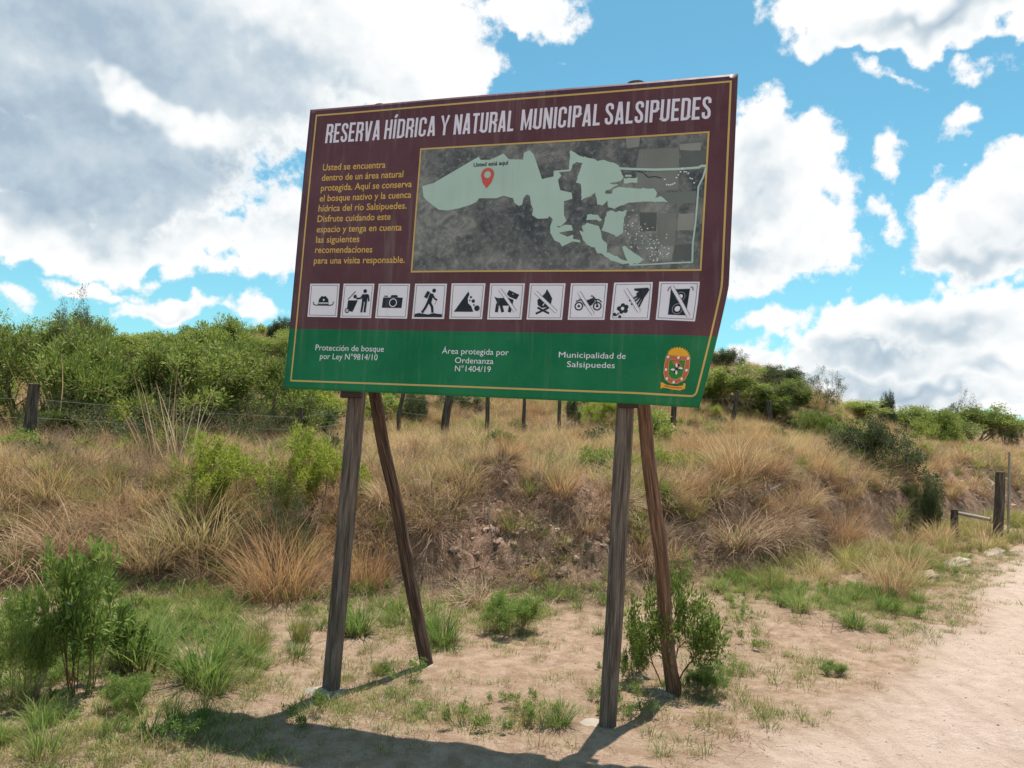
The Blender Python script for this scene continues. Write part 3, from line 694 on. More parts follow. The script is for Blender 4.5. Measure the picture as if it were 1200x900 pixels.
# crest
A = Art(); O4 = 0.002
def cpx(pts): return [(755 + x / 10.59, 395 + y / 10.59) for x, y in pts]
rays = []
for i in range(25):
    t = math.pi * (1 - i / 24); rad = 132 if i % 2 else 108
    rays.append((425 + 1.12 * rad * math.cos(t) , 232 - rad * 0.86 * math.sin(t) + 8 * math.cos(t)))
pxpoly(A, cpx(rays), M_ORANGE, O4)
SH = [(272,228),(420,232),(572,240),(568,330),(552,440),(505,535),(400,582),(320,575),(258,530),(238,450),(250,330)]
pxpoly(A, cpx(SH), M_GOLD, O4 + .0003)
cS = (405, 400); pxpoly(A, cpx([(cS[0] + (x - cS[0]) * .955, cS[1] + (y - cS[1]) * .965) for x, y in SH]), M_CREST, O4 + .0006)
INN = [(315,285),(510,290),(495,400),(468,488),(400,525),(335,515),(300,460),(305,360)]
pxpoly(A, cpx([(cS[0] + (x - cS[0]) * 1.06, cS[1] + (y - cS[1]) * 1.05) for x, y in INN]), M_GOLD, O4 + .0009)
pxpoly(A, cpx(INN), M_LEAFG, O4 + .0012)
for x, y in [(297,248),(425,255),(545,266),(270,405),(525,412),(282,515),(465,520),(365,560)]:
    A.disc(tuple(px2uv(cpx([(x, y)]))[0]), 0.0085, M_WHITE, O4 + .0015, n=8)
for (x, y, dx, dy) in [(402,350,14,30),(355,405,30,14),(452,388,30,14),(398,440,14,30)]:
    pxpoly(A, cpx([(x - dx, y), (x - dx * .4, y + dy * .7), (x + dx * .3, y + dy), (x + dx, y + dy * .2), (x + dx * .5, y - dy * .8), (x - dx * .2, y - dy)]), M_WHITE, O4 + .0015)
for (x, y, r0) in [(404,396,16),(428,350,13),(375,430,12),(440,412,10)]:
    A.disc(tuple(px2uv(cpx([(x, y)]))[0]), r0 * 0.0056 / 10.59 * 1.1, M_BLACK, O4 + .0018, n=8)
pxpoly(A, cpx([(205,560),(238,568),(270,592),(400,612),(478,602),(488,570),(514,580),(505,640),(440,662),(350,652),(270,632),(232,628),(203,642)]), M_ORANGE, O4 + .0003)
pxstroke(A, cpx([(250,605),(330,622),(420,634),(470,630)]), 1.3, M_CREST, O4 + .0008)
A.build('coat_of_arms', banner)

# steel frame behind the vinyl
M_STEEL, k = new_mat('dark_steel'); pos = k.node('ShaderNodeNewGeometry').outputs['Position']
finish(M_STEEL, k, k.mix(k.noise(pos, 9.0, 4), (0.035, 0.028, 0.026), (0.10, 0.055, 0.04)), rough=0.6, metallic=0.5)
def bar(name, a, b_, w, d, mat_, parent, nrm=PN):
    a = np.array(a, float); b_ = np.array(b_, float); ax = (b_ - a) / np.linalg.norm(b_ - a); n_ = nrm - ax * (nrm @ ax); n_ /= np.linalg.norm(n_); s_ = np.cross(ax, n_)
    Vb = [e + s_ * sx * w / 2 + n_ * sy * d / 2 for e in (a, b_) for sx, sy in ((-1, -1), (1, -1), (1, 1), (-1, 1))]
    Fb = np.array([(0, 1, 5, 4), (1, 2, 6, 5), (2, 3, 7, 6), (3, 0, 4, 7), (3, 2, 1, 0), (4, 5, 6, 7)])
    bmx = bmesh.new(); vv = [bmx.verts.new(p) for p in Vb]; [bmx.faces.new([vv[i] for i in f]) for f in Fb]
    bmesh.ops.recalc_face_normals(bmx, faces=bmx.faces); bmesh.ops.bevel(bmx, geom=list(bmx.edges), offset=min(w, d) * 0.12, segments=1, affect='EDGES')
    me = bpy.data.meshes.new(name); bmx.to_mesh(me); bmx.free(); me.materials.append(mat_); return obj_of(name, me, parent)
def PS(u, v, o): return S(np.array(u), np.array(v), np.array(o))
frame = empty('backing_frame', (0, 0, 0), None, None); frame.parent = sign; del frame
fr = bpy.data.objects['backing_frame']
for v, u1, vo in ((0.035, 0.74, 0), (0.5, 0.985, 0), (0.975, 0.985, 0)):
    bar('frame_bar', PS(0.01, v, -.030), PS(u1, v, -.030), .035, .035, M_STEEL, fr)
for u, v0 in ((0.02, .06), (0.34, .06), (0.58, .06), (0.972, .52)):
    bar('frame_bar', PS(u, v0, -.0303), PS(u, .955, -.0303), .034, .033, M_STEEL, fr)

# wooden posts
def wood_mat(name, dark, mid, light, warm, bark=0.0):
    m, k = new_mat(name)
    uvn = k.node('ShaderNodeUVMap').outputs[0]
    mp_ = lambda sx, sy: k.vm('MULTIPLY', uvn, (sx, sy, 1))
    g1 = k.noise(mp_(9, 1.6), 1.0, 6, 0.62, dist=0.4); g2 = k.noise(mp_(34, 4.2), 1.0, 5, 0.65); g3 = k.noise(mp_(3, 2.2), 1.0, 3)
    c = k.mix(k.step(g1, 0.32, 0.68), dark, mid)
    c = k.mix(k.step(g2, 0.45, 0.72, 0, 0.85), c, light)
    c = k.mix(k.step(g3, 0.52, 0.72, 0, 0.6), c, warm)
    crack = k.step(k.noise(mp_(15, 0.55), 1.0, 3, 0.5, dist=0.25), 0.63, 0.68, 0, 0.8)
    c = k.mix(crack, c, (0.014, 0.010, 0.008))
    h = k.m('SUBTRACT', k.m('ADD', k.m('MULTIPLY', g2, 0.8), g1), k.m('MULTIPLY', crack, 2.2))
    return finish(m, k, c, rough=0.9, spec=0.15, bump=h, bstr=0.8, bdist=0.012)
M_POST = wood_mat('weathered_grey_wood', (0.066, 0.046, 0.035), (0.19, 0.142, 0.112), (0.30, 0.24, 0.20), (0.21, 0.14, 0.095))
M_LOG = wood_mat('reddish_brown_log', (0.075, 0.038, 0.025), (0.21, 0.112, 0.07), (0.40, 0.25, 0.16), (0.27, 0.125, 0.07))
M_LOGD = wood_mat('dark_barky_log', (0.035, 0.022, 0.017), (0.115, 0.066, 0.046), (0.27, 0.18, 0.13), (0.18, 0.09, 0.055))
M_OLD = wood_mat('old_fence_wood', (0.040, 0.030, 0.024), (0.12, 0.092, 0.072), (0.24, 0.195, 0.155), (0.14, 0.10, 0.07))
def log(name, pts, rads, mat_, parent, seed=0, sides=22, groove=0.0, knots=(), rings=60, square=0.0, cap_rag=0.0, wob=0.16):
    r_ = np.random.default_rng(seed); pts = np.array(pts, float); rads = np.array(rads, float)
    s0 = np.concatenate([[0], np.cumsum(np.linalg.norm(np.diff(pts, axis=0), axis=1))]); L = s0[-1]
    t = np.linspace(0, L, rings); C = np.stack([np.interp(t, s0, pts[:, i]) for i in range(3)], -1); rad = np.interp(t, s0, rads)
    for i in (0, 1): C[:, i] += wob * rads.mean() * np.array([float(fbm(np.array([tt_ * .9 + seed]), np.array([i * 7.0]), 1.0, 2)[0]) for tt_ in t]) * 2
    ax = np.gradient(C, axis=0); ax /= np.linalg.norm(ax, axis=1)[:, None]
    ref = np.array([0, 1, 0]) if abs(ax[0] @ np.array([0, 1, 0])) < 0.9 else np.array([1, 0, 0])
    sx = np.cross(ax, ref); sx /= np.linalg.norm(sx, axis=1)[:, None]; sy = np.cross(ax, sx)
    th = np.linspace(0, 2 * np.pi, sides + 1)
    TT, AA = np.meshgrid(t, th, indexing='ij')
    rr_ = rad[:, None] * (1 + 0.13 * fbm(np.cos(AA) * 1.3 + seed, np.sin(AA) * 1.3 + TT * 0.8, 1.0, 3) + 0.05 * fbm(np.cos(AA) * 4 + seed, np.sin(AA) * 4 + TT * 1.5, 1.0, 2))
    if square: rr_ = rr_ * (1 + square * np.cos(4 * (AA - 0.6)) * 0.5)
    if groove:
        for gph, gw in ((r_.uniform(3.6, 4.4), .13), (r_.uniform(4.9, 5.6), .10), (r_.uniform(0, 6.2), .12)):
            dphi = np.angle(np.exp(1j * (AA - gph - 0.25 * np.sin(TT * 1.3 + gph)))); rr_ -= groove * rad[:, None] * np.exp(-(dphi / gw) ** 2) * smooth01((fbm(TT + gph * 3, TT * 0, .8, 2) + .32) / .3)
    for (kt, ka, kr, kh) in knots:
        dphi = np.angle(np.exp(1j * (AA - ka))) * rad[:, None]; dd = np.sqrt(dphi ** 2 + (TT - kt * L) ** 2); rr_ += kh * np.exp(-(dd / kr) ** 2)
    P = C[:, None, :] + rr_[..., None] * (np.cos(AA)[..., None] * sx[:, None, :] + np.sin(AA)[..., None] * sy[:, None, :])
    m_ = sides + 1; Vv = P.reshape(-1, 3); Ii = np.arange(rings * m_).reshape(rings, m_)
    Fq = np.stack([Ii[:-1, :-1], Ii[:-1, 1:], Ii[1:, 1:], Ii[1:, :-1]], -1).reshape(-1, 4)[:, ::-1]
    UVv = np.stack([AA / 6.283 * 1.0, TT], -1).reshape(-1, 2)
    top = len(Vv); Vv = np.concatenate([Vv, [C[-1] + ax[-1] * 0.006, C[0]]]); UVv = np.concatenate([UVv, [[.5, L], [.5, 0]]])
    if cap_rag: Vv[Ii[-1, :-1]] += ax[-1] * r_.uniform(-cap_rag, cap_rag, sides)[:, None]; Vv[Ii[-1, -1]] = Vv[Ii[-1, 0]]
    c1 = np.array([(Ii[-1, j + 1], Ii[-1, j], top) for j in range(sides)])[:, ::-1]
    c0 = np.array([(Ii[0, j], Ii[0, j + 1], top + 1) for j in range(sides)])[:, ::-1]
    me = mesh_np(name, Vv, [Fq, c1, c0], smooth=True, mats=[mat_], uv=UVv)
    return obj_of(name, me, parent)
def on_plane(px, py, behind):
    d = ray(px, py); q0 = PC + PN * behind; tq = ((q0 - CAM) @ PN) / (d @ PN); return CAM + d * tq
def leg(name, foot, top, behind0, behind1, r0, r1, m_, seed, ext=None, **kw):
    f = hit(*foot); a = on_plane(*top, behind0)
    pts = [f - (a - f) / np.linalg.norm(a - f) * 0.12, f, a]; rad = [r0, r0, (r0 + r1) / 2]
    if ext is not None: pts.append(on_plane(*ext, behind1)); rad.append(r1)
    return f, log(name, pts, rad, m_, sign, seed, **kw)
fFL, _ = leg('front_post', (388.5, 811), (418, 461), .112, .100, .058, .060, M_POST, 1, (449, 125), groove=.30, rings=90)
fFR, _ = leg('front_post', (713, 850), (732, 474), .108, .098, .055, .058, M_POST, 6, (745, 99), groove=.34, rings=90, square=.10)
fBL, _ = leg('rear_brace', (500.5, 778), (443, 461), .33, .12, .049, .044, M_LOGD, 12, (413, 300), rings=80, wob=.62, knots=((.22, 4.4, .05, .022), (.40, 4.9, .05, .018), (.30, 3.4, .06, .014)))
fBR, _ = leg('rear_brace', (792.5, 814), (750, 474), .32, .12, .047, .040, M_LOG, 21, (729, 300), groove=.22, rings=80, wob=.75, knots=((.245, 4.7, .035, .018), (.06, 2.6, .06, .014)))
# short blocks where the posts carry the frame
for px, py in ((411, 465), (736, 476.5)):
    a = on_plane(px - 11, py - 3, .045); b_ = on_plane(px + 13, py - 3, .045); bar('bracket', a, b_, .05, .035, M_STEEL, sign)
# rough mortar collars
M_CONC, k = new_mat('pale_mortar'); pos = k.node('ShaderNodeNewGeometry').outputs['Position']
finish(M_CONC, k, k.mix(k.noise(pos, 18, 5), (0.27, 0.22, 0.175), (0.44, 0.375, 0.31)), rough=0.95, spec=0.1, bump=k.noise(pos, 40, 5, .7), bstr=.6, bdist=.01)
def lump(name, c_, rx, ry, rz, seed, mat_, parent=None, rot=0.0, rough_=0.22, sub_=3):
    bmx = bmesh.new(); bmesh.ops.create_icosphere(bmx, subdivisions=sub_, radius=1.0)
    for v_ in bmx.verts:
        x, y, z_ = v_.co; n_ = float(fbm(np.array([x * 1.3 + seed * 3.1]), np.array([y * 1.3 + z_ * 1.0 + seed]), 1.0, 3, .5)[0])
        f_ = 1 + rough_ * n_ * 2; p = Vector((x * rx * f_, y * ry * f_, z_ * rz * f_)); v_.co = Matrix.Rotation(rot, 3, 'Z') @ p
    me = bpy.data.meshes.new(name); bmx.to_mesh(me); bmx.free(); me.materials.append(mat_)
    o = obj_of(name, me, parent, c_); return o
lump('mortar_footing', (fFL[0] - .02, fFL[1] - .02, fFL[2] - 0.03), .17, .12, .055, 3, M_CONC, sign)
lump('mortar_footing', (fFR[0] - .08, fFR[1] + .03, fFR[2] - .03), .12, .10, .045, 5, M_CONC, sign)
lump('mortar_footing', (fBL[0] + .05, fBL[1] + .0, fBL[2] - .022), .11, .09, .022, 8, M_CONC, sign)
lump('mortar_footing', (fBR[0] - .10, fBR[1] + .02, fBR[2] - .005), .12, .09, .03, 9, M_CONC, sign)

# ------------------------------------------------------------------ plant builders
def blades(n, rad, L, w, lean=(5, 35), droop=(20, 70), seg=4, seed=0, flat=0.0, bend_pow=1.6, stiff_az=None, free=False):
    """n grass blades: vertices, faces, height fraction and a tint per blade"""
    r_ = np.random.default_rng(seed)
    az = r_.uniform(0, 2 * np.pi, n) if stiff_az is None else r_.normal(stiff_az[0], stiff_az[1], n)
    rr_ = rad * np.sqrt(r_.random(n)); ba = az + r_.normal(0, 0.6, n) if not free else r_.uniform(0, 6.283, n)
    bx, by = rr_ * np.cos(ba), rr_ * np.sin(ba)
    ln = r_.uniform(*L, n); l0 = np.radians(r_.uniform(*lean, n)) * (0.35 + 0.65 * rr_ / max(rad, 1e-6)); dr = np.radians(r_.uniform(*droop, n))
    sgm = np.linspace(0, 1, seg + 1)
    ang = l0[:, None] + dr[:, None] * sgm[None] ** bend_pow
    step = ln[:, None] / seg
    am = (ang[:, :-1] + ang[:, 1:]) / 2
    h_ = np.concatenate([np.zeros((n, 1)), np.cumsum(np.sin(am) * step, 1)], 1); z = np.concatenate([np.zeros((n, 1)), np.cumsum(np.cos(am) * step, 1)], 1)
    sway = r_.normal(0, 0.20, n)[:, None] * sgm[None] ** 2 * ln[:, None]
    cx = bx[:, None] + h_ * np.cos(az)[:, None] - sway * np.sin(az)[:, None]; cy = by[:, None] + h_ * np.sin(az)[:, None] + sway * np.cos(az)[:, None]
    tw = az + np.pi / 2 + r_.normal(0, 0.5, n)
    ww = (r_.uniform(*w, n)[:, None] * (1 - sgm[None] ** 1.5 * 0.92)) / 2
    wx, wy = np.cos(tw)[:, None] * ww, np.sin(tw)[:, None] * ww
    A_ = np.stack([cx - wx, cy - wy, z], -1); B_ = np.stack([cx + wx, cy + wy, z], -1)
    Vv = np.stack([A_, B_], 2).reshape(-1, 3)                       # blade, seg, side
    base = (np.arange(n) * (seg + 1) * 2)[:, None]; j = np.arange(seg)[None] * 2
    Fq = np.stack([base + j, base + j + 1, base + j + 3, base + j + 2], -1).reshape(-1, 4)
    hh = np.repeat(np.tile(sgm, (n, 1)).reshape(-1), 2); tn = np.repeat(r_.random(n), (seg + 1) * 2)
    return Vv, Fq, hh, tn
def join(parts):
    Vs, Fs, Hs, Ts = [], [], [], []; o = 0
    for V_, F_, h_, t_2 in parts: Vs.append(V_); Fs.append(F_ + o); Hs.append(h_); Ts.append(t_2); o += len(V_)
    return np.concatenate(Vs), np.concatenate(Fs), np.concatenate(Hs), np.concatenate(Ts)
def plant_mesh(name, P, mat_): return mesh_np(name, P[0], P[1], mats=[mat_], attrs={'hgt': P[2], 'tint': P[3]})

def plant_mat(name, stops, base=None, rnd=0.45, transl=0.35, rough=0.6, spec=0.25, patch=0.0):
    """colour of each blade or leaf: by its own tint and the plant it belongs to, browner at the foot"""
    m, k = new_mat(name)
    oi = k.node('ShaderNodeObjectInfo').outputs['Random']
    f_ = k.m('ADD', k.m('MULTIPLY', k.attr('tint'), 1 - rnd), k.m('MULTIPLY', oi, rnd))
    if patch:
        pos = k.node('ShaderNodeNewGeometry').outputs['Position']
        f_ = k.m('ADD', f_, k.m('MULTIPLY', k.m('SUBTRACT', k.noise(pos, 0.5, 2), 0.5), patch), clamp=True)
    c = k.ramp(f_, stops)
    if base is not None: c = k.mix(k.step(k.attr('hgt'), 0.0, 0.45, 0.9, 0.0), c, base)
    return finish(m, k, c, rough=rough, spec=spec, transl=transl)
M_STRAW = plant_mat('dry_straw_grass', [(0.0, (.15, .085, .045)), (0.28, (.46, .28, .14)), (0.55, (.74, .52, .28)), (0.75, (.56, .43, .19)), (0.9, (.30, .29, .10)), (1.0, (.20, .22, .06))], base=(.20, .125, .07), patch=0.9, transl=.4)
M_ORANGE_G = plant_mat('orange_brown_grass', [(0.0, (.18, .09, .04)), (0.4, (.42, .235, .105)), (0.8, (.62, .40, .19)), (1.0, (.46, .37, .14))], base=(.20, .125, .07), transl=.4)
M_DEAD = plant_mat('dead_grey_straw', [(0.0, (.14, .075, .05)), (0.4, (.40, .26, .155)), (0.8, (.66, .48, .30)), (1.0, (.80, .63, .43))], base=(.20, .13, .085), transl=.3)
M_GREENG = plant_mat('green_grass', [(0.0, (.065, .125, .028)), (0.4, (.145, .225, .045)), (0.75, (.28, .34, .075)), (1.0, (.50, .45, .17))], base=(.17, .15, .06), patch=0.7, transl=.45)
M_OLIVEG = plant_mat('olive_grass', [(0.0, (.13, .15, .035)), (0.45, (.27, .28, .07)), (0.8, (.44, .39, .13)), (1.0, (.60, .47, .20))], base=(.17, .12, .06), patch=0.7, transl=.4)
M_WEED = plant_mat('weed_leaves', [(0.0, (.075, .13, .03)), (0.5, (.17, .25, .055)), (0.9, (.31, .38, .085)), (1.0, (.42, .44, .15))], transl=.4, patch=.5)
M_SHRUB = plant_mat('shrub_leaves', [(0.0, (.09, .13, .03)), (0.4, (.19, .24, .05)), (0.8, (.33, .38, .085)), (1.0, (.50, .50, .14))], transl=.36, rnd=.5, patch=1.0)
M_LIME = plant_mat('yellow_green_leaves', [(0.0, (.15, .19, .025)), (0.5, (.29, .34, .045)), (1.0, (.48, .48, .10))], transl=.5, rnd=.2)
M_DARKL = plant_mat('dark_leaves', [(0.0, (.035, .055, .02)), (0.5, (.08, .11, .04)), (1.0, (.17, .19, .075))], transl=.3, rnd=.2)
M_POSTSH = plant_mat('young_shrub_leaves', [(0.0, (.08, .13, .025)), (0.5, (.17, .23, .045)), (1.0, (.32, .36, .08))], transl=.45, rnd=.2)
M_FLOWER, k = new_mat('white_petals'); finish(M_FLOWER, k, (0.8, 0.78, 0.74), rough=.6)
def bark_mat(name, a, b_):
    m, k = new_mat(name); pos = k.node('ShaderNodeNewGeometry').outputs['Position']
    return finish(m, k, k.mix(k.noise(pos, 30, 4, .6), a, b_), rough=.9, spec=.1, bump=k.noise(pos, 80, 3), bstr=.4, bdist=.005)
M_TWIG = bark_mat('grey_brown_twigs', (.15, .09, .055), (.42, .30, .20))
M_TWIGR = bark_mat('reddish_stems', (.14, .06, .035), (.26, .13, .07))

def tubes(segs, sides=4):
    """segs: (p0, p1, r0, r1) -> one mesh's arrays"""
    a = np.array([s[0] for s in segs]); b_ = np.array([s[1] for s in segs]); r0 = np.array([s[2] for s in segs]); r1 = np.array([s[3] for s in segs])
    d = b_ - a; d /= np.maximum(np.linalg.norm(d, axis=1), 1e-9)[:, None]
    ref = np.where(np.abs(d[:, 2:3]) > 0.9, np.array([[1.0, 0, 0]]), np.array([[0, 0, 1.0]]))
    sx = np.cross(d, ref); sx /= np.linalg.norm(sx, axis=1)[:, None]; sy = np.cross(d, sx)
    th = np.arange(sides) * 2 * np.pi / sides
    ring = np.cos(th)[None, :, None] * sx[:, None] + np.sin(th)[None, :, None] * sy[:, None]
    Vv = np.concatenate([a[:, None] + ring * r0[:, None, None], b_[:, None] + ring * r1[:, None, None]], 1).reshape(-1, 3)
    base = (np.arange(len(segs)) * sides * 2)[:, None]; j = np.arange(sides)[None]; j2 = (j + 1) % sides
    Fq = np.stack([base + j, base + j2, base + j2 + sides, base + j + sides], -1).reshape(-1, 4)
    return Vv, Fq
def grow(r_, stems, spread, levels, kids, L0, ratio, dev, up, r0, wig=0.25, lf=2):
    segs = []; tips = []
    cur = []
    for i in range(stems):
        az = r_.uniform(0, 6.283); ln = np.radians(r_.uniform(spread[0], spread[1]))
        d = np.array([math.sin(ln) * math.cos(az), math.sin(ln) * math.sin(az), math.cos(ln)]); cur.append((np.array([math.cos(az), math.sin(az), 0]) * 0.03 * stems ** .5, d, L0 * r_.uniform(.7, 1.15), r0))
    for lv in range(levels):
        nxt = []
        for (p, d, L_, rr_) in cur:
            n_ = 3; q = p
            for s_ in range(n_):
                d = d + r_.normal(0, wig / n_ ** .5, 3); d[2] += up * 0.12; d /= np.linalg.norm(d)
                q2 = q + d * L_ / n_; ra, rb_ = rr_ * (1 - .35 * s_ / n_), rr_ * (1 - .35 * (s_ + 1) / n_)
                segs.append((q, q2, ra, rb_)); 
                if lv >= levels - lf: tips.append((q, q2, lv))
                if lv < levels - 1 and s_ > 0:
                    for _ in range(kids if s_ == n_ - 1 else max(1, kids - 2)):
                        dv = np.radians(r_.uniform(*dev)); pr = r_.normal(0, 1, 3); pr -= d * (pr @ d); pr /= np.linalg.norm(pr)
                        dd = d * math.cos(dv) + pr * math.sin(dv); dd[2] += up * .1; dd /= np.linalg.norm(dd)
                        nxt.append((q2, dd, L_ * ratio * r_.uniform(.7, 1.2), rb_ * .62))
                q = q2
        cur = nxt
    return segs, tips
def leaves(r_, tips, per, size, asp, spreadr, pinnate=False, drop=0.0, fold=0.25):
    T0 = np.array([t[0] for t in tips]); T1 = np.array([t[1] for t in tips]); nT = len(tips)
    idx = np.repeat(np.arange(nT), per); n = len(idx); keep = r_.random(n) > drop; idx = idx[keep]; n = len(idx)
    f_ = r_.random(n)[:, None]; d = T1[idx] - T0[idx]; d /= np.maximum(np.linalg.norm(d, axis=1), 1e-9)[:, None]
    pr = r_.normal(0, 1, (n, 3)); pr -= d * (pr * d).sum(1)[:, None]; pr /= np.linalg.norm(pr, axis=1)[:, None]
    c = T0[idx] + (T1[idx] - T0[idx]) * f_ + pr * (spreadr * r_.random(n) ** .7)[:, None]
    ld = pr * .7 + d * .6 + np.array([0, 0, .15]) + r_.normal(0, .25, (n, 3)); ld /= np.linalg.norm(ld, axis=1)[:, None]
    nrm = np.array([0, 0, 1.0]) + r_.normal(0, .55, (n, 3)); sd_ = np.cross(ld, nrm); sd_ /= np.maximum(np.linalg.norm(sd_, axis=1), 1e-9)[:, None]
    sz = (size * r_.uniform(.6, 1.3, n))[:, None]
    a = c; m1 = c + ld * sz * .5 + sd_ * sz * asp * .5; tp = c + ld * sz; m2 = c + ld * sz * .5 - sd_ * sz * asp * .5
    up_ = np.cross(sd_, ld) * sz * asp * fold * .5
    Vv = np.stack([a, m1 + up_, tp, m2 + up_], 1).reshape(-1, 3); base = (np.arange(n) * 4)[:, None]
    tint = np.repeat(np.clip(r_.random(n) * .6 + .4 * r_.random(nT)[idx], 0, 1), 4)
    return Vv, base + np.arange(4)[None], np.zeros(n * 4), tint
class Kind:
    """one shrub kind: woody mesh and leaf mesh normalised to 1 m wide and 1 m high, shared by its plants"""
    def __init__(s, name, seed, leafm, woodm, stems, spread, levels, kids, L0, ratio, dev, up, r0, per, lsize, asp, lrad, drop=0.0, wig=.25, lf=2):
        r_ = np.random.default_rng(seed); segs, tips = grow(r_, stems, spread, levels, kids, L0, ratio, dev, up, r0, wig)
        Vw, Fw = tubes(segs); Vl, Fl, hl, tl = leaves(r_, tips, per, lsize, asp, lrad, drop=drop)
        Vall = Vl if per else Vw
        w_ = np.percentile(np.hypot(Vall[:, 0], Vall[:, 1]), 96) * 2; h_ = np.percentile(Vall[:, 2], 99)
        sc = np.array([1 / w_, 1 / w_, 1 / h_]); s.nat = (w_, h_)
        s.wood = mesh_np(name + '_branches', Vw * sc, Fw, mats=[woodm], smooth=True)
        s.leaf = mesh_np(name + '_foliage', Vl * sc, Fl, mats=[leafm], attrs={'hgt': hl, 'tint': tl}) if per else None
        s.n = len(Fw) * 2 + (len(Fl) * 2 if per else 0)
def shrub(kd, name, cat, label, px, py, wpx, hpx, rz=None, group=None, depth=None, wood='branches', leaf='foliage', sink=0.03):
    p = hit(px, py)
    if depth is not None or p is None:
        d = ray(px, py); tq = depth / (d @ _F); p = CAM + d * tq; p[2] = H1(p[0], p[1])
    dep = (p - CAM) @ _F; w_, h_ = wpx / FPX * dep, hpx / FPX * dep
    if depth is not None: h_ = max(0.4 * h_, (float(proj(p)[1]) - (py - hpx)) / FPX * dep)     # the top stays where the photograph shows it
    rt = empty(name, (p[0], p[1], p[2] - sink * h_), label, cat, group, random.uniform(0, 6.28) if rz is None else rz)
    for nm, me in ((wood, kd.wood), (leaf, kd.leaf)):
        if me is None: continue
        o = obj_of(nm, me, rt); o.scale = (w_, w_, h_ * (1 + sink))
    return rt
random.seed(4)
K_TH1 = Kind('thorn_shrub', 1, M_SHRUB, M_TWIG, 10, (5, 72), 4, 3, .66, .68, (20, 68), .35, .026, 5, .082, .30, .13, lf=3)
K_TH2 = Kind('thorn_shrub', 2, M_SHRUB, M_TWIG, 13, (5, 80), 4, 3, .60, .66, (20, 62), .2, .022, 6, .085, .28, .14, lf=3)
K_TH3 = Kind('thorn_shrub', 3, M_SHRUB, M_TWIG, 10, (0, 70), 4, 3, .75, .64, (18, 58), .6, .024, 7, .078, .30, .12, lf=3, drop=.2)
K_LM = Kind('lime_shrub', 4, M_LIME, M_TWIG, 12, (30, 82), 4, 3, .42, .68, (15, 45), .05, .012, 6, .052, .30, .05, drop=.1, lf=3)
K_UM = Kind('flat_crown', 5, M_SHRUB, M_TWIG, 3, (3, 22), 5, 3, .8, .68, (25, 68), -.15, .05, 9, .06, .40, .12, drop=.2)
K_DK = Kind('dense_bush', 6, M_DARKL, M_TWIG, 13, (5, 80), 4, 3, .5, .66, (18, 60), .2, .022, 8, .042, .40, .10, lf=3)
K_TW = Kind('bare_shrub', 7, M_DARKL, M_TWIG, 10, (5, 62), 5, 3, .6, .64, (15, 45), .4, .013, 2, .04, .35, .05, drop=.6)
K_PS = Kind('young_shrub', 8, M_POSTSH, M_TWIGR, 5, (5, 55), 4, 3, .40, .72, (22, 60), .35, .011, 5, .048, .42, .06, lf=3)
K_WD = Kind('tall_weed', 9, M_WEED, M_TWIGR, 13, (2, 34), 3, 2, .46, .55, (20, 48), .8, .007, 8, .085, .26, .03, wig=.3, lf=3)
K_FN = Kind('feathery_weed', 10, M_WEED, M_TWIG, 30, (3, 50), 3, 3, .26, .62, (15, 42), .8, .004, 9, .034, .22, .04, lf=3)

# ---- thickets and shrubs, each one a thing
GTH = 'thorny shrubs of the thicket behind the wire fence'
for a in [
 (K_TH1,'bright green thorny shrub behind the thick leaning fence post at the left',30,506,160,118),
 (K_TH2,'broad green shrub in the thicket just right of the leaning fence post',125,512,180,118),
 (K_TH3,'full green shrub in the middle of the thicket above the pale dry stems',215,517,160,118),
 (K_TH1,'dark-based green shrub at the right end of the thicket, near the sign',300,512,140,106),
 (K_TH2,'small green shrub beside the left edge of the billboard panel',352,482,80,62),
]: shrub(a[0], 'thorn_shrub', 'shrub', a[1], *a[2:], group=GTH)
for a in [
 (K_TH2,'tall shrub on the slope at the far left, against the clouds',-10,455,150,78,23),
 (K_TH3,'tall shrub with twigs standing above the thicket at its left',88,455,110,84,23),
 (K_TH1,'round-topped green shrub on the slope behind the thicket, above the dry stems',165,452,120,62,24),
 (K_TH2,'wide green shrub at the top of the thicket under the small white cloud',240,455,120,82,24),
 (K_TH3,'green shrub at the thicket top sloping down towards the billboard',296,450,90,54,25),
 (K_TH1,'green bush filling the gap left of the billboard on the slope',330,450,80,56,25),
]: shrub(a[0], 'thorn_shrub', 'shrub', a[1], *a[2:6], group=GTH, depth=a[6])
shrub(K_TW,'bare_shrub','shrub','thin bare-twigged shrub poking above the thicket at the upper left',92,440,90,98,depth=21)
shrub(K_TW,'bare_shrub','shrub','grey twiggy shrub at the foot of the thicket behind the wires',190,528,230,70,depth=14.2)
shrub(K_TW,'bare_shrub','shrub','grey bare twigs behind the wires right of the leaning fence post',80,520,120,62,depth=13.6)
shrub(K_TW,'bare_shrub','shrub','grey bare twigs under the right end of the thicket',300,522,130,58,depth=15.5)
shrub(K_TW,'bare_shrub','shrub','grey brown tangle of twigs left of the first billboard post',318,668,110,110)
shrub(K_DK,'hilltop_bush','shrub','small round bush alone on the hilltop left of the billboard',330,392,44,18,depth=34)
shrub(K_LM,'lime_shrub','shrub','yellow-green feathery shrub on the bank in front of the dark thicket',268,588,150,74)
shrub(K_LM,'lime_shrub','shrub','yellow-green feathery shrub just left of the first billboard post',374,585,130,80)
shrub(K_DK,'dense_bush','shrub','dark green bush below the billboard beside the curved stick',483,500,46,40)
shrub(K_LM,'lime_shrub','shrub','light green shrub showing under the billboard left of the right posts',700,500,60,34)
shrub(K_DK,'dense_bush','shrub','narrow dark bush under the billboard at the foot of a thin fence post',672,500,22,34)
shrub(K_UM,'umbrella_tree','tree','yellow-green flat-crowned tree right behind the billboard edge',852,482,112,50,depth=31,wood='trunk',leaf='crown')
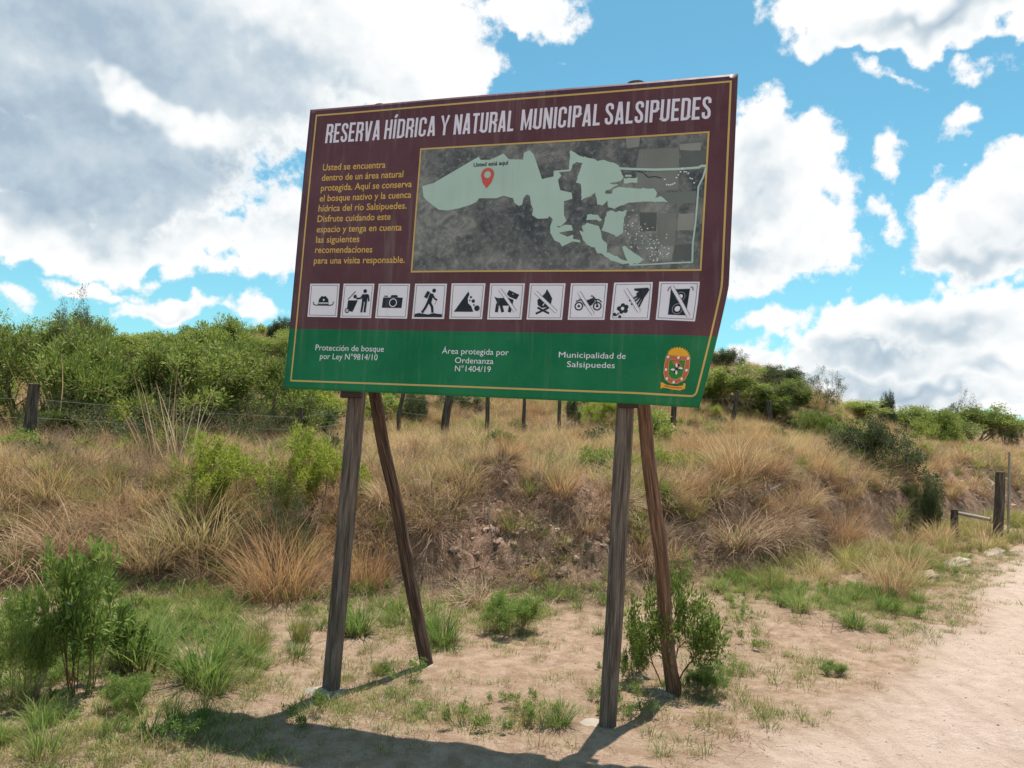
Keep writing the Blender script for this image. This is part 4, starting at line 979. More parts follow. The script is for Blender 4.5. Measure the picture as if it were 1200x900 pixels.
shrub(K_UM,'umbrella_tree','tree','umbrella-shaped yellow-green tree over a short dark trunk on the slope',908,482,96,36,depth=32.5,wood='trunk',leaf='crown')
shrub(K_DK,'dense_bush','shrub','dark crest bush touching the billboard edge against the clouds',846,440,60,30,depth=36)
shrub(K_DK,'dense_bush','shrub','olive bush on the crest above the umbrella-shaped tree',906,455,84,26,depth=36)
shrub(K_TW,'bare_shrub','shrub','grey leafless shrub on the crest against the sky right of the umbrella-shaped tree',962,476,84,44,depth=35)
shrub(K_DK,'round_bush','shrub','small dark rounded bush standing alone on the skyline',1041,478,30,16,depth=46)
shrub(K_DK,'dense_bush','shrub','large dark shrub in the gully below the skyline, behind a fallen branch',1030,560,120,66)
shrub(K_TH1,'thorn_shrub','shrub','low light green shrub left of the large dark gully shrub',962,520,60,38)
shrub(K_TH2,'thorn_shrub','shrub','light green shrub on the slope right of the large dark gully shrub',1092,520,70,36)
shrub(K_TH3,'thorn_shrub','shrub','green shrub on the crest left of the small rounded skyline bush',1004,482,80,12,depth=43)
shrub(K_TH1,'thorn_shrub','shrub','dark green shrub on the far crest right of the rounded bush',1078,486,110,9,depth=49)
shrub(K_TH3,'thorn_shrub','shrub','tall wispy green shrub on the far crest above the wooden gate post',1142,492,110,14,depth=52)
shrub(K_TW,'bare_shrub','shrub','bare twigs rising from the far crest at the right',1130,494,60,34,depth=52)
shrub(K_DK,'dense_bush','shrub','small dark bush on the pale slope at the right edge',1178,498,40,12,depth=54)
shrub(K_DK,'dense_bush','shrub','dark green narrow bush with a slanting stick beside the short gate post',1084,632,40,68)
shrub(K_PS,'young_shrub','shrub','young leafy shrub growing round the foot of the right rear brace',782,806,125,142)
shrub(K_PS,'young_shrub','shrub','small leafy shoot between the two right-hand sign posts',745,806,52,70)
shrub(K_WD,'tall_weed','plant','tall dark broad-leaved weed at the lower left of the verge',96,815,110,178)
shrub(K_WD,'tall_weed','plant','shorter leafy weed right of the tall dark weed',150,790,60,84)
shrub(K_FN,'feathery_weed','plant','dense feathery green weed with tiny white flowers at the left edge',18,830,100,125)
shrub(K_FN,'feathery_weed','plant','low feathery weed at the foot of the tall dark weed',150,836,66,42)
shrub(K_FN,'feathery_weed','plant','bushy low green weed on the sand behind the middle of the sign legs',598,742,82,44)
shrub(K_FN,'feathery_weed','plant','small dark weed under the young shrub by the right brace',822,812,54,30)
shrub(K_FN,'feathery_weed','plant','grey-green weed alone on the sand right of the posts',976,792,34,15)

# ---- prominent grass tussocks
def tuss(seed, n, rad, L, w, lean, droop, m_, seg=5, **kw): return plant_mesh('tussock', blades(n, rad, L, w, lean, droop, seg, seed, **kw), m_)
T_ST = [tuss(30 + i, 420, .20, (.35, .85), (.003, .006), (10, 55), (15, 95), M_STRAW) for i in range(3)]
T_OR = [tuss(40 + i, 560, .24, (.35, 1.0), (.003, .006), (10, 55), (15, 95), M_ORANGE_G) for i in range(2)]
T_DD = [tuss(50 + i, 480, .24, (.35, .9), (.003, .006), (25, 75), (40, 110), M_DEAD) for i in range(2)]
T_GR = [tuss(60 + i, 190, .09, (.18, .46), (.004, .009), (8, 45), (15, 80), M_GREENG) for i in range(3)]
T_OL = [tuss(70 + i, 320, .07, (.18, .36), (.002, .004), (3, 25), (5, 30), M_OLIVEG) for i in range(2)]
def tussock(me, name, label, px, py, hpx, wscale=1.0, nat=0.75, cat='grass tussock', group=None):
    p = hit(px, py); dep = (p - CAM) @ _F; h_ = hpx / FPX * dep / nat
    o = obj_of(name, me); o.location = (p[0], p[1], p[2] - .02); o.scale = (h_ * wscale, h_ * wscale, h_); o.rotation_euler = (0, 0, random.uniform(0, 6.28))
    return tag(o, label, cat, group)
for a in [
 (T_DD[0],'dead_tussock','big pale dead tussock arching over a dark hollow at the left edge',26,676,100,1.25,.62),
 (T_GR[0],'green_tussock','green blades growing inside the pale dead tussock at the left edge',22,672,40,1.1,.36),
 (T_OR[0],'orange_tussock','large orange-brown tussock fanning out left of the first post',330,702,118,1.05,.8),
 (T_OR[1],'orange_tussock','orange-brown upright tussock just right of the first post',430,692,88,.75,.8),
 (T_ST[0],'straw_tussock','tall straw tussock on the bank between the two lime shrubs',235,650,96,1.0,.66),
 (T_ST[1],'straw_tussock','broad green and straw tussock on the bank edge above the dark hollow',178,668,78,1.1,.66),
 (T_DD[1],'dead_tussock','pale bent dry grass heap right of the arching dead tussock',92,650,74,1.4,.62),
 (T_ST[2],'straw_tussock','straw tussock on the bank edge behind the thick left fence post foot',60,590,56,1.1,.66),
 (T_OR[0],'orange_tussock','golden tussock on the slope right of the right brace, leaning left',815,545,56,1.0,.8),
 (T_ST[0],'straw_tussock','large golden straw tussock on the slope right of the leaning golden one',862,560,66,1.15,.66),
 (T_OR[1],'orange_tussock','orange tussock at the foot of the fence post on the right slope',888,530,52,.8,.8),
 (T_DD[0],'dead_tussock','brown shaggy tussock hanging over the eroded hollow on the right',862,640,64,1.2,.62),
 (T_DD[1],'dead_tussock','brown shaggy tussock on the bank edge beside the fallen branch',905,632,56,1.1,.62),
 (T_ST[1],'straw_tussock','straw tussock on the slope directly below the billboard centre',650,525,44,.9,.66),
 (T_ST[2],'straw_tussock','straw tussock right of the fence posts under the billboard',572,528,36,1.0,.66),
 (T_OR[0],'orange_tussock','orange tussock on the lower slope left of the short gate post',985,642,70,.9,.8),
 (T_ST[0],'straw_tussock','tall olive and straw tussock at the edge of the dirt road',1045,700,66,.8,.66),
 (T_ST[2],'straw_tussock','straw tussock on the bank below the dark gully shrub',940,600,44,1.0,.66),
 (T_OL[0],'olive_tuft','upright olive tuft on the sand between the two left posts',447,790,26,1.5,.33),
 (T_OL[1],'olive_tuft','slender olive tuft left of the first post, on the verge',352,752,46,1.0,.33),
 (T_OL[0],'olive_tuft','olive tuft standing left of the slender one on the verge',300,762,44,1.0,.33),
 (T_GR[1],'green_tussock','green grass clump in the middle of the left verge',168,785,74,1.2,.36),
 (T_GR[2],'green_tussock','long-bladed green clump left of the first post, lit on top',240,800,70,1.3,.36),
 (T_GR[0],'green_tussock','green clump behind the foot of the left rear brace',520,755,46,1.2,.36),
 (T_GR[1],'green_tussock','green clump against the bank foot behind the first post',418,745,52,1.0,.36),
 (T_GR[2],'green_tussock','dark green clump on the verge nearest the dirt road bend',1000,735,32,1.2,.36),
 (T_GR[0],'green_tussock','dark green clump at the middle of the right verge',938,718,34,1.0,.36),
 (T_GR[1],'green_tussock','small spiky green clump beside the road edge',1076,706,22,1.0,.36),
 (T_GR[2],'green_tussock','small spiky green clump left of the road-edge one',1068,722,16,1.3,.36),
 (T_GR[0],'green_tussock','green tuft right of the road bend clump',1032,740,16,1.4,.36),
 (T_GR[1],'green_tussock','green clump at the right post foot, left side',655,850,34,1.2,.36),
 (T_GR[2],'green_tussock','small green seedling clump in the billboard shadow',205,850,52,.6,.36),
 (T_GR[0],'green_tussock','dark green tuft right of the seedling clump at the shadow edge',238,846,46,.6,.36)]:
    tussock(a[0], a[1], a[2], a[3], a[4], a[5], a[6], a[7], 'grass tuft' if 'tuft' in a[1] else 'grass tussock')

# pale stiff dry stems in front of the thicket
def stems(seed, n, L, lean, droop, m_, rad=.16, w=(.012, .022)): return plant_mesh('dry_stems', blades(n, rad, L, w, lean, droop, 5, seed, bend_pow=1.2), m_)
for i, (px, py, hpx, lb) in enumerate([(190,555,95,'fan of tall pale dry stems in front of the thicket, left one'),(212,558,88,'fan of tall pale dry stems in front of the thicket, right one'),(62,515,80,'few tall pale stems beside the thick left fence post')]):
    me = stems(80 + i, 22, (.9, 1.6), (8, 36), (2, 24), M_DEAD); tussock(me, 'dry_stems', lb, px, py, hpx + 22, 1.0, 1.25, 'dry stems')

# ------------------------------------------------------------------ fence
def fence_post(name, parent, foot, top, r_, m_, seed, bend=0.0, label=None, depth=None):
    f = hit(*foot)
    if depth is not None: d = ray(*foot); f = CAM + d * depth / (d @ _F); f[2] = H1(f[0], f[1])
    dep = (f - CAM) @ _F; d = ray(*top); tp = CAM + d * dep / (d @ _F)
    mid = (f + tp) / 2 + _R * bend
    o = log(name, [f - (tp - f) * .12, f, mid, tp], [r_ * 1.05, r_, r_ * .98, r_ * .9], m_, parent, seed, sides=10, rings=26, groove=.2, cap_rag=.012)
    tag(o, label); return f, tp
wf = empty('wire_fence', (0, 0, 0), 'old wire fence with grey wooden posts running across the grassy slope behind the sign', 'fence')
FP = []
for i, (fx, fy_, tx, ty, r_, bnd, lb) in enumerate([
   (30,548,40,450,.10,.02,'thick dark leaning post at the left'),(350,515,352,478,.06,0,None),(466,522,474,452,.05,-.05,'thin curved stick post'),(519,530,528,456,.10,-.02,None),
   (570,516,572,450,.055,.01,None),(613,510,615,448,.05,0,None),(655,506,656,450,.05,0,None),(734,504,734,455,.05,0,None),(789,500,791,456,.09,0,None),(857,500,865,458,.09,.02,None),(902,515,901,470,.12,.0,'stout upright post on the right slope')]):
    f = None
    s_f = [0.0, .19, .32, .355, .395, .44, .49, .60, .70, .887, 1.0][i]
    P_ = np.array([-7.7 + 17.7 * s_f, 12.6 + 17.4 * s_f]); dep = float((np.array([P_[0], P_[1], 1.4]) - CAM) @ _F)
    f, tp = fence_post('post', wf, (fx, fy_), (tx, ty), r_, M_OLD, 100 + i, bnd, lb, depth=dep); FP.append((f, tp))
M_WIRE, k = new_mat('galvanised_wire'); finish(M_WIRE, k, (.16, .15, .14), rough=.6, metallic=.5)
for wi, fr_ in enumerate((.30, .55, .80)):
    pts = []
    first, last = FP[0], FP[-1]
    ext = [(FP[0][0] - (FP[1][0] - FP[0][0]) * .8, FP[0][1] - (FP[1][1] - FP[0][1]) * .8)] + FP
    ext[0][0][2] = FP[0][0][2]; ext[0][1][2] = FP[0][1][2]
    for a, b_ in zip(ext[:-1], ext[1:]):
        pa = a[0] + (a[1] - a[0]) * fr_; pb = b_[0] + (b_[1] - b_[0]) * fr_
        for j in range(4):
            q = pa + (pb - pa) * j / 4; q = q.copy(); q[2] -= .03 * math.sin(math.pi * j / 4); pts.append(q)
    pts.append(FP[-1][0] + (FP[-1][1] - FP[-1][0]) * fr_)
    Vw, Fw = tubes([(pts[i], pts[i + 1], 0.0028, 0.0028) for i in range(len(pts) - 1)], 5)
    obj_of('wire', mesh_np('wire', Vw, Fw, mats=[M_WIRE], smooth=True), wf)

M_STK0 = wood_mat('bleached_stake', (.20, .17, .14), (.36, .31, .26), (.48, .42, .36), (.32, .26, .2))
gp = empty('roadside_barrier', (0, 0, 0), 'grey wooden barrier of two posts and a pale rail beside the road', 'barrier')
f1, t1 = fence_post('tall_post', gp, (1169, 638), (1172, 553), .085, M_OLD, 140)
f2, t2 = fence_post('short_post', gp, (1117, 628), (1119, 597), .07, M_OLD, 141, depth=float((f1 - CAM) @ _F) * 1.03)
d = ray(1161, 609); ra = CAM + d * ((f1 - CAM) @ _F) / (d @ _F); d = ray(1122, 601); rb_ = CAM + d * ((f2 - CAM) @ _F) / (d @ _F)
M_RAIL = wood_mat('pale_rail_wood', (.25, .20, .17), (.42, .36, .31), (.55, .49, .43), (.40, .32, .26))
log('rail', [rb_, (ra + rb_) / 2, ra], [.032, .034, .032], M_RAIL, gp, 5, sides=8, rings=12)
fence_post('thin_stake', gp, (1181, 600), (1183, 530), .022, M_STK0, 142, depth=float((f1 - CAM) @ _F) * 1.12)

# fallen branches and sticks
def stick(name, label, a_px, b_px, r_, m_, seed, lift=(0.02, .05), forks=2, cat='branch', da=None, db=None):
    a = hit(*a_px); b_ = hit(*b_px)
    dep = (a - CAM) @ _F; d = ray(*b_px); b_ = CAM + d * dep / (d @ _F) if db is None else b_
    a = a + np.array([0, 0, lift[0]]); b_ = b_ + np.array([0, 0, lift[1]])
    rt = empty(name, a, label, cat); r2_ = np.random.default_rng(seed); L_ = np.linalg.norm(b_ - a)
    pts = [a + (b_ - a) * f_ + r2_.normal(0, .02 * L_, 3) * (0 < f_ < 1) for f_ in np.linspace(0, 1, 6)]
    o = log('stem', [p - a for p in pts], list(np.linspace(r_, r_ * .5, 6)), m_, rt, seed, sides=8, rings=24)
    for j in range(forks):
        p = pts[2 + j] - a; dd = (b_ - a) / L_ + r2_.normal(0, .45, 3); dd /= np.linalg.norm(dd)
        log('twig', [p, p + dd * L_ * .2, p + dd * L_ * .38 + r2_.normal(0, .03, 3)], [r_ * .5, r_ * .35, r_ * .2], m_, rt, seed + j + 1, sides=6, rings=8)
M_STK = wood_mat('bleached_stick', (.22, .18, .15), (.40, .34, .29), (.55, .48, .42), (.36, .28, .22))
stick('fallen_branch', 'grey fallen branch lying on the bank above the eroded hollow', (880, 590), (916, 571), .02, M_STK, 1)
stick('fallen_branch', 'bleached branch leaning against the large dark gully shrub', (1000, 533), (1030, 512), .045, M_STK, 2)
stick('fallen_branch', 'thin pale stick on the bank left of the first sign post', (358, 690), (386, 664), .009, M_STK, 3, forks=0)
stick('fallen_branch', 'dark stick slanting across the narrow bush by the short gate post', (1068, 606), (1100, 580), .035, M_OLD, 4, forks=1)
stick('fallen_branch', 'long pale twig hanging over the clods of bare earth below the sign', (578, 650), (566, 560), .008, M_STK, 5, forks=1)
stick('fallen_branch', 'thin grey twigs on the ground at the foot of the straw bank, left', (185, 688), (245, 708), .009, M_STK, 6, forks=2)
stick('fallen_branch', 'short stick on the ground under the young shrub', (755, 796), (786, 812), .008, M_STK, 7, forks=0)

# pale stone edging beside the road
M_STONE, k = new_mat('pale_stone'); pos = k.node('ShaderNodeNewGeometry').outputs['Position']
cst = k.mix(k.step(k.noise(pos, 6, 5, .6), .35, .65), (.30, .22, .165), (.46, .36, .28))
finish(M_STONE, k, cst, rough=.95, spec=.1, bump=k.noise(pos, 25, 6, .65), bstr=.8, bdist=.02)
_e = hit(1166, 648) - hit(1085, 678); srot = math.atan2(_e[1], _e[0])
for i, (px, py, wpx, hpx, lb) in enumerate([(1166,648,52,8,'long pale stone slab of the road edge below the tall gate post'),(1120,662,50,9,'pale stone slab of the road edge below the short gate post'),(1085,678,34,7,'small pale stone slab of the road edge nearest the green clumps')]):
    p = hit(px, py); dep = (p - CAM) @ _F
    o = lump('edge_stone', (p[0], p[1], p[2] - .035), wpx / FPX * dep * .62 / max(.5, abs(math.cos(srot))), .17, .12, 20 + i, M_STONE, rot=srot, rough_=.22, sub_=4); tag(o, lb, 'stone', 'pale stones edging the dirt road')

for o_ in [o for o in bpy.data.objects if o.name.startswith('feathery_weed') and o.parent is None][:1]:
    pts = [(rng.uniform(-.45, .45), rng.uniform(-.45, .45), rng.uniform(.55, 1.0)) for _ in range(46)]
    me0 = None
    for p in pts[:14]:
        if me0 is None:
            a_ = np.linspace(0, 6.283, 9)[:-1]; me0 = mesh_np('flower', np.concatenate([[[0, 0, .004]], np.stack([np.cos(a_) * .012 * (1 + .3 * (np.arange(8) % 2)), np.sin(a_) * .012 * (1 + .3 * (np.arange(8) % 2)), a_ * 0], -1)]), np.array([(0, 1 + i, 1 + (i + 1) % 8) for i in range(8)]), mats=[M_FLOWER])
        fo = obj_of('flower', me0, o_); sc_ = o_.children[0].scale; fo.location = (p[0] * sc_[0], p[1] * sc_[1], p[2] * sc_[2]); fo.rotation_euler = (rng.normal(.3, .4), rng.normal(0, .4), 0)


# ------------------------------------------------------------------ growth nobody could count, spread with geometry nodes
PROTO = {}
def collection(name, meshes):
    c_ = bpy.data.collections.new(name)
    for i, me in enumerate(meshes):
        o = bpy.data.objects.new('%s_pattern' % name, me); c_.objects.link(o)
    return c_
def scatter(name, label, cat, P_, scale, coll, tilt=0.15, nrot=None):
    n = len(P_)
    if n == 0: return
    me = bpy.data.meshes.new(name); me.vertices.add(n); me.vertices.foreach_set('co', np.asarray(P_, np.float32).ravel())
    rot = np.stack([rng.normal(0, tilt, n), rng.normal(0, tilt, n), rng.uniform(0, 6.283, n)], -1).astype(np.float32)
    a = me.attributes.new('rot', 'FLOAT_VECTOR', 'POINT'); a.data.foreach_set('vector', rot.ravel())
    a = me.attributes.new('siz', 'FLOAT', 'POINT'); a.data.foreach_set('value', np.asarray(scale, np.float32))
    a = me.attributes.new('pick', 'INT', 'POINT'); a.data.foreach_set('value', rng.integers(0, 1000, n).astype(np.int32))
    o = obj_of(name, me); tag(o, label, cat, kind='stuff')
    g = bpy.data.node_groups.new(name + '_nodes', 'GeometryNodeTree')
    g.interface.new_socket('Geometry', in_out='INPUT', socket_type='NodeSocketGeometry'); g.interface.new_socket('Geometry', in_out='OUTPUT', socket_type='NodeSocketGeometry')
    N = g.nodes; Lk = g.links; gi = N.new('NodeGroupInput'); go = N.new('NodeGroupOutput')
    ci = N.new('GeometryNodeCollectionInfo'); ci.inputs['Collection'].default_value = coll; ci.inputs['Separate Children'].default_value = True; ci.inputs['Reset Children'].default_value = True
    ip = N.new('GeometryNodeInstanceOnPoints'); ip.inputs['Pick Instance'].default_value = True
    def na(nm, ty):
        q = N.new('GeometryNodeInputNamedAttribute'); q.data_type = ty; q.inputs[0].default_value = nm; return q.outputs[0]
    Lk.new(gi.outputs[0], ip.inputs['Points']); Lk.new(ci.outputs[0], ip.inputs['Instance'])
    Lk.new(na('pick', 'INT'), ip.inputs['Instance Index']); Lk.new(na('rot', 'FLOAT_VECTOR'), ip.inputs['Rotation']); Lk.new(na('siz', 'FLOAT'), ip.inputs['Scale'])
    Lk.new(ip.outputs[0], go.inputs[0])
    md = o.modifiers.new('scatter', 'NODES'); md.node_group = g
    return o
def sprinkle(n, x0, x1, y0, y1, dens, near_bias=1.0):
    """n tries in a ground rectangle; dens(x, y, px, py) gives the chance to keep each"""
    x = rng.uniform(x0, x1, n); y = y0 + (y1 - y0) * rng.random(n) ** near_bias
    z = H(x, y); P_ = np.stack([x, y, z], -1); q = proj(P_)
    vis = (q[:, 2] > 1) & (q[:, 0] > -160) & (q[:, 0] < 1360) & (q[:, 1] < 1100)
    keep = vis & (rng.random(n) < dens(x, y, q[:, 0], q[:, 1])); return P_[keep]
def pxg(px, py, L_):
    g = np.zeros_like(px)
    for cx, cy, rx, ry, s in L_: g = np.maximum(g, s * np.exp(-(((px - cx) / rx) ** 2 + ((py - cy) / ry) ** 2)))
    return g
def tb(x, y): return y - toe(x)

# tuft patterns (light, a metre or less across)
def tf(seed, n, rad, L, w, lean, droop, m_, seg=4, free=False): return plant_mesh('tuft', blades(n, rad, L, w, lean, droop, seg, seed, free=free), m_)
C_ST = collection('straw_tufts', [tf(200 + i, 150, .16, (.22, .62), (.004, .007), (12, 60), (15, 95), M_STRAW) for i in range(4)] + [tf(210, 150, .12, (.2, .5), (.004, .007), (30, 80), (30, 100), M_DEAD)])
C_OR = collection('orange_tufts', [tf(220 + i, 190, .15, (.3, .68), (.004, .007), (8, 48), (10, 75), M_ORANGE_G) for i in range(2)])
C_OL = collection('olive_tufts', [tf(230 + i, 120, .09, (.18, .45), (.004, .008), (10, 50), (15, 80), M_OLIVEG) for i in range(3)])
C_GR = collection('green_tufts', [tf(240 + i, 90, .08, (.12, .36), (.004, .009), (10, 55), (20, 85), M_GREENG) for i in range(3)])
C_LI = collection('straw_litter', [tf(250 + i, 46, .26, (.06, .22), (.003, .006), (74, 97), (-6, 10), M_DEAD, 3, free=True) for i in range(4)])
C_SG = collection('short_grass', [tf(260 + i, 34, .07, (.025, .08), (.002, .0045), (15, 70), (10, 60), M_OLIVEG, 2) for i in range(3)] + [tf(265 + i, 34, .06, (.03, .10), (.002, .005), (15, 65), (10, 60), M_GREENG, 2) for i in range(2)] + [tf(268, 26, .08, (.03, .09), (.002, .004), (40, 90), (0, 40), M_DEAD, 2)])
def twigmess(seed):
    r_ = np.random.default_rng(seed); segs, _ = grow(r_, 7, (20, 85), 3, 3, .20, .7, (15, 60), .1, .0045, .5)
    Vw, Fw = tubes(segs, 3); return mesh_np('twigs', Vw, Fw, mats=[M_TWIG])
C_TW = collection('dead_twigs', [twigmess(270 + i) for i in range(4)])
def herb(seed, m_, h=.16):
    r_ = np.random.default_rng(seed); segs, tips = grow(r_, 7, (5, 60), 2, 3, h * .6, .7, (20, 50), .6, .002, lf=2)
    Vl, Fl, hl, tl = leaves(r_, tips, 9, .020, .34, .02); return mesh_np('herb', Vl, Fl, mats=[m_], attrs={'hgt': hl, 'tint': tl})
C_HB = collection('small_herbs', [herb(280 + i, M_WEED) for i in range(3)] + [herb(285, M_POSTSH)])
def leafclump(seed, m_, n, sz):
    r_ = np.random.default_rng(seed); segs, tips = grow(r_, 8, (5, 78), 3, 3, .22, .7, (20, 60), .3, .004, lf=3)
    Vl, Fl, hl, tl = leaves(r_, tips, n, sz, .36, .06); return mesh_np('leaf_clump', Vl, Fl, mats=[m_], attrs={'hgt': hl, 'tint': tl})
C_LC = collection('undergrowth', [leafclump(290 + i, M_SHRUB, 6, .05) for i in range(2)] + [leafclump(293, M_LIME, 6, .045), leafclump(294, M_DARKL, 6, .05)])
def pebble(seed):
    bmx = bmesh.new(); bmesh.ops.create_icosphere(bmx, subdivisions=1, radius=1.0); r_ = np.random.default_rng(seed)
    for v_ in bmx.verts: v_.co = Vector((v_.co.x * (1 + r_.normal(0, .16)), v_.co.y * .75 * (1 + r_.normal(0, .16)), v_.co.z * .5 * (1 + r_.normal(0, .12))))
    me = bpy.data.meshes.new('pebble'); bmx.to_mesh(me); bmx.free(); me.materials.append(M_SOILC); return me
M_SOILC, k = new_mat('clod_and_pebble'); pos = k.node('ShaderNodeNewGeometry').outputs['Position']
cc = k.mix(k.node('ShaderNodeObjectInfo').outputs['Random'], (.26, .165, .12), (.44, .31, .235))
finish(M_SOILC, k, cc, rough=.95, spec=.1, bump=k.noise(pos, 60, 4), bstr=.5, bdist=.01)
C_PB = collection('pebbles', [pebble(300 + i) for i in range(5)])

bare = lambda px, py: pxg(px, py, [(620,615,85,38,1),(705,640,50,26,1),(560,635,50,28,.9),(900,640,34,50,1),(850,625,30,26,.9),(1110,560,60,20,.95),(1150,590,40,15,.7),(300,690,120,14,.5),(180,700,70,12,.9),(850,640,30,20,.6),(960,640,30,22,.5)])
shade_gap = lambda px, py: pxg(px, py, [(100,540,200,28,.8)])
def d_st(x, y, px, py):
    t = tb(x, y); base = smooth01((t - .25) / .9)
    cl = smooth01((fbm(x, y, .55, 3) + .25) / .35)
    far_ = np.where(y > 30, .8, 1)
    return base * (0.16 + .84 * cl) * (1 - .93 * bare(px, py)) * far_ * (1 - .6 * pxg(px, py, [(250,470,170,60,1),(60,440,120,60,1)]))
near = sprinkle(9000, -13, 16, 8, 20, lambda *a: d_st(*a) * .72); far1 = sprinkle(19000, -28, 34, 20, 46, lambda *a: d_st(*a) * .75); far2 = sprinkle(9000, -60, 110, 44, 130, lambda *a: d_st(*a) * .8, 1.4)
near2 = sprinkle(1500, 2, 12, 8, 18, lambda x, y, px, py: pxg(px, py, [(1040,665,60,22,1),(1100,640,60,16,.9),(920,675,60,10,.6),(960,655,50,10,.8)]) * (1 - road_mask(x, y)) * .3)
P_ = np.concatenate([near, far1, near2])
scatter('dry_grass', 'straw-coloured dry grass covering the bank and the slope', 'dry grass', P_, rng.uniform(.55, 1.2, len(P_)) * np.where(P_[:, 1] < 12.5, .8, 1.0), C_ST)
scatter('far_dry_grass', 'dry grass on the distant hills', 'dry grass', far2, rng.uniform(1.0, 2.0, len(far2)), C_ST)
P_ = sprinkle(5200, -14, 26, 9, 40, lambda x, y, px, py: d_st(x, y, px, py) * np.clip(.10 + pxg(px, py, [(850,540,120,55,.9),(940,560,120,60,.6),(620,500,220,30,.35),(1130,530,90,30,.6),(320,650,90,40,.4),(1000,640,80,40,.5)]), 0, 1))
scatter('orange_grass', 'orange-brown tufts of grass spread over the right slope', 'dry grass', P_, rng.uniform(.6, 1.1, len(P_)), C_OR)
P_ = sprinkle(14000, -16, 26, 8, 42, lambda x, y, px, py: smooth01((tb(x, y) - .2) / .8) * smooth01((fbm(x + 50, y, .4, 3) + .32) / .35) * np.clip(.55 + pxg(px, py, [(120,590,150,40,.5),(560,520,160,36,.45),(760,530,200,50,.35),(980,530,120,40,.4)]), 0, 1) * (1 - .9 * bare(px, py)))
P2_ = sprinkle(5000, 2, 12, 8, 18, lambda x, y, px, py: pxg(px, py, [(1040,665,60,26,1),(980,660,70,20,.7),(1100,640,60,18,.9),(900,680,60,12,.4),(1180,615,50,14,.7),(330,760,50,30,.3)]) * (1 - road_mask(x, y)) * .36 * (fbm(x, y, 1.4, 2) > -.18)); P_ = np.concatenate([P_, P2_])
scatter('olive_grass', 'olive green grass growing among the straw on the slope', 'grass', P_, rng.uniform(.6, 1.2, len(P_)), C_OL)
P_ = sprinkle(9000, -14, 24, 8, 40, lambda x, y, px, py: smooth01((tb(x, y) + .2) / .5) * np.clip(smooth01((fbm(x, y + 70, .6, 3) + .06) / .25) * .5 + pxg(px, py, [(60,590,120,30,.5),(540,540,120,30,.3),(1100,620,100,40,.4),(560,570,60,25,.3),(810,600,40,20,.3),(170,610,60,40,.4)]), 0, 1) * (1 - .9 * bare(px, py)))
scatter('bank_green_grass', 'fresh green grass in patches on the bank', 'grass', P_, rng.uniform(.6, 1.15, len(P_)), C_GR)
# undergrowth: leaf clumps low under and between the shrubs
P_ = sprinkle(9000, -30, 34, 12, 50, lambda x, y, px, py: smooth01((tb(x, y) - 3) / 2) * np.clip(pxg(px, py, [(150,462,260,36,.8),(300,470,90,34,.6),(360,450,40,26,.4)]) * .8
     + pxg(px, py, [(865,478,70,22,.7),(980,490,60,14,.5),(1090,500,110,16,.8),(940,505,40,20,.3),(1020,480,60,8,.6)]) * .7 + .012, 0, 1))

scatter('undergrowth', 'leafy green undergrowth filling the thicket and the far crest', 'undergrowth', P_, rng.uniform(.9, 1.9, len(P_)) * np.where((P_[:, 0] > 4), .42, 1.0), C_LC)
# dead grass hanging over the lip and the face of the bank
C_DR = collection('hanging_dead_grass', [tf(310 + i, 200, .13, (.3, .75), (.003, .007), (30, 95), (40, 120), M_DEAD) for i in range(3)] + [tf(315, 170, .12, (.25, .6), (.003, .007), (20, 80), (30, 110), M_ORANGE_G)])
P_ = sprinkle(9000, -12, 16, 8, 20, lambda x, y, px, py: np.exp(-((tb(x, y) - 1.25) / .7) ** 2) * smooth01((fbm(x + 13, y, .9, 3) + .30) / .4) * .5 * (1 - .93 * bare(px, py)))
scatter('hanging_dead_grass', 'matted dead grass hanging over the broken edge of the bank', 'dead grass', P_, rng.uniform(.55, 1.15, len(P_)), C_DR, .35)
P_ = sprinkle(9000, -14, 24, 8, 40, lambda x, y, px, py: smooth01((tb(x, y) - .9) / .8) * smooth01((fbm(x + 31, y - 8, .5, 3) - .02) / .2) * np.clip(.28 + pxg(px, py, [(120,590,140,40,.5),(350,560,70,40,.5),(560,530,110,30,.35),(230,620,60,20,.4),(960,520,120,30,.4),(800,520,70,20,.25),(1080,600,60,30,.4)]), 0, 1) * (1 - bare(px, py)))
scatter('bank_scrub', 'low leafy green scrub mixed into the dry grass of the bank', 'scrub', P_, rng.uniform(.3, .95, len(P_)), C_LC)
# foreground greens
GP = [(150,745,130,50,.9),(40,800,70,70,1.0),(250,790,60,45,.8),(210,700,160,20,.5),(470,722,60,20,.55),(395,735,40,25,.6),(595,735,48,16,.5),(510,745,35,22,.7),(690,700,60,16,.6),(640,700,60,14,.5),
      (880,690,50,10,.8),(945,700,50,14,.8),(1000,715,40,14,.7),(1080,665,40,10,.4),(860,720,30,8,.4),(720,770,20,40,.3)]
P_ = sprinkle(26000, -7, 10, 3.6, 14, lambda x, y, px, py: np.clip(pxg(px, py, GP), 0, 1) * (1 - road_mask(x, y)) * smooth01((fbm(x, y, 1.1, 3) + .25) / .35) * .36 * (tb(x, y) < 1.2))

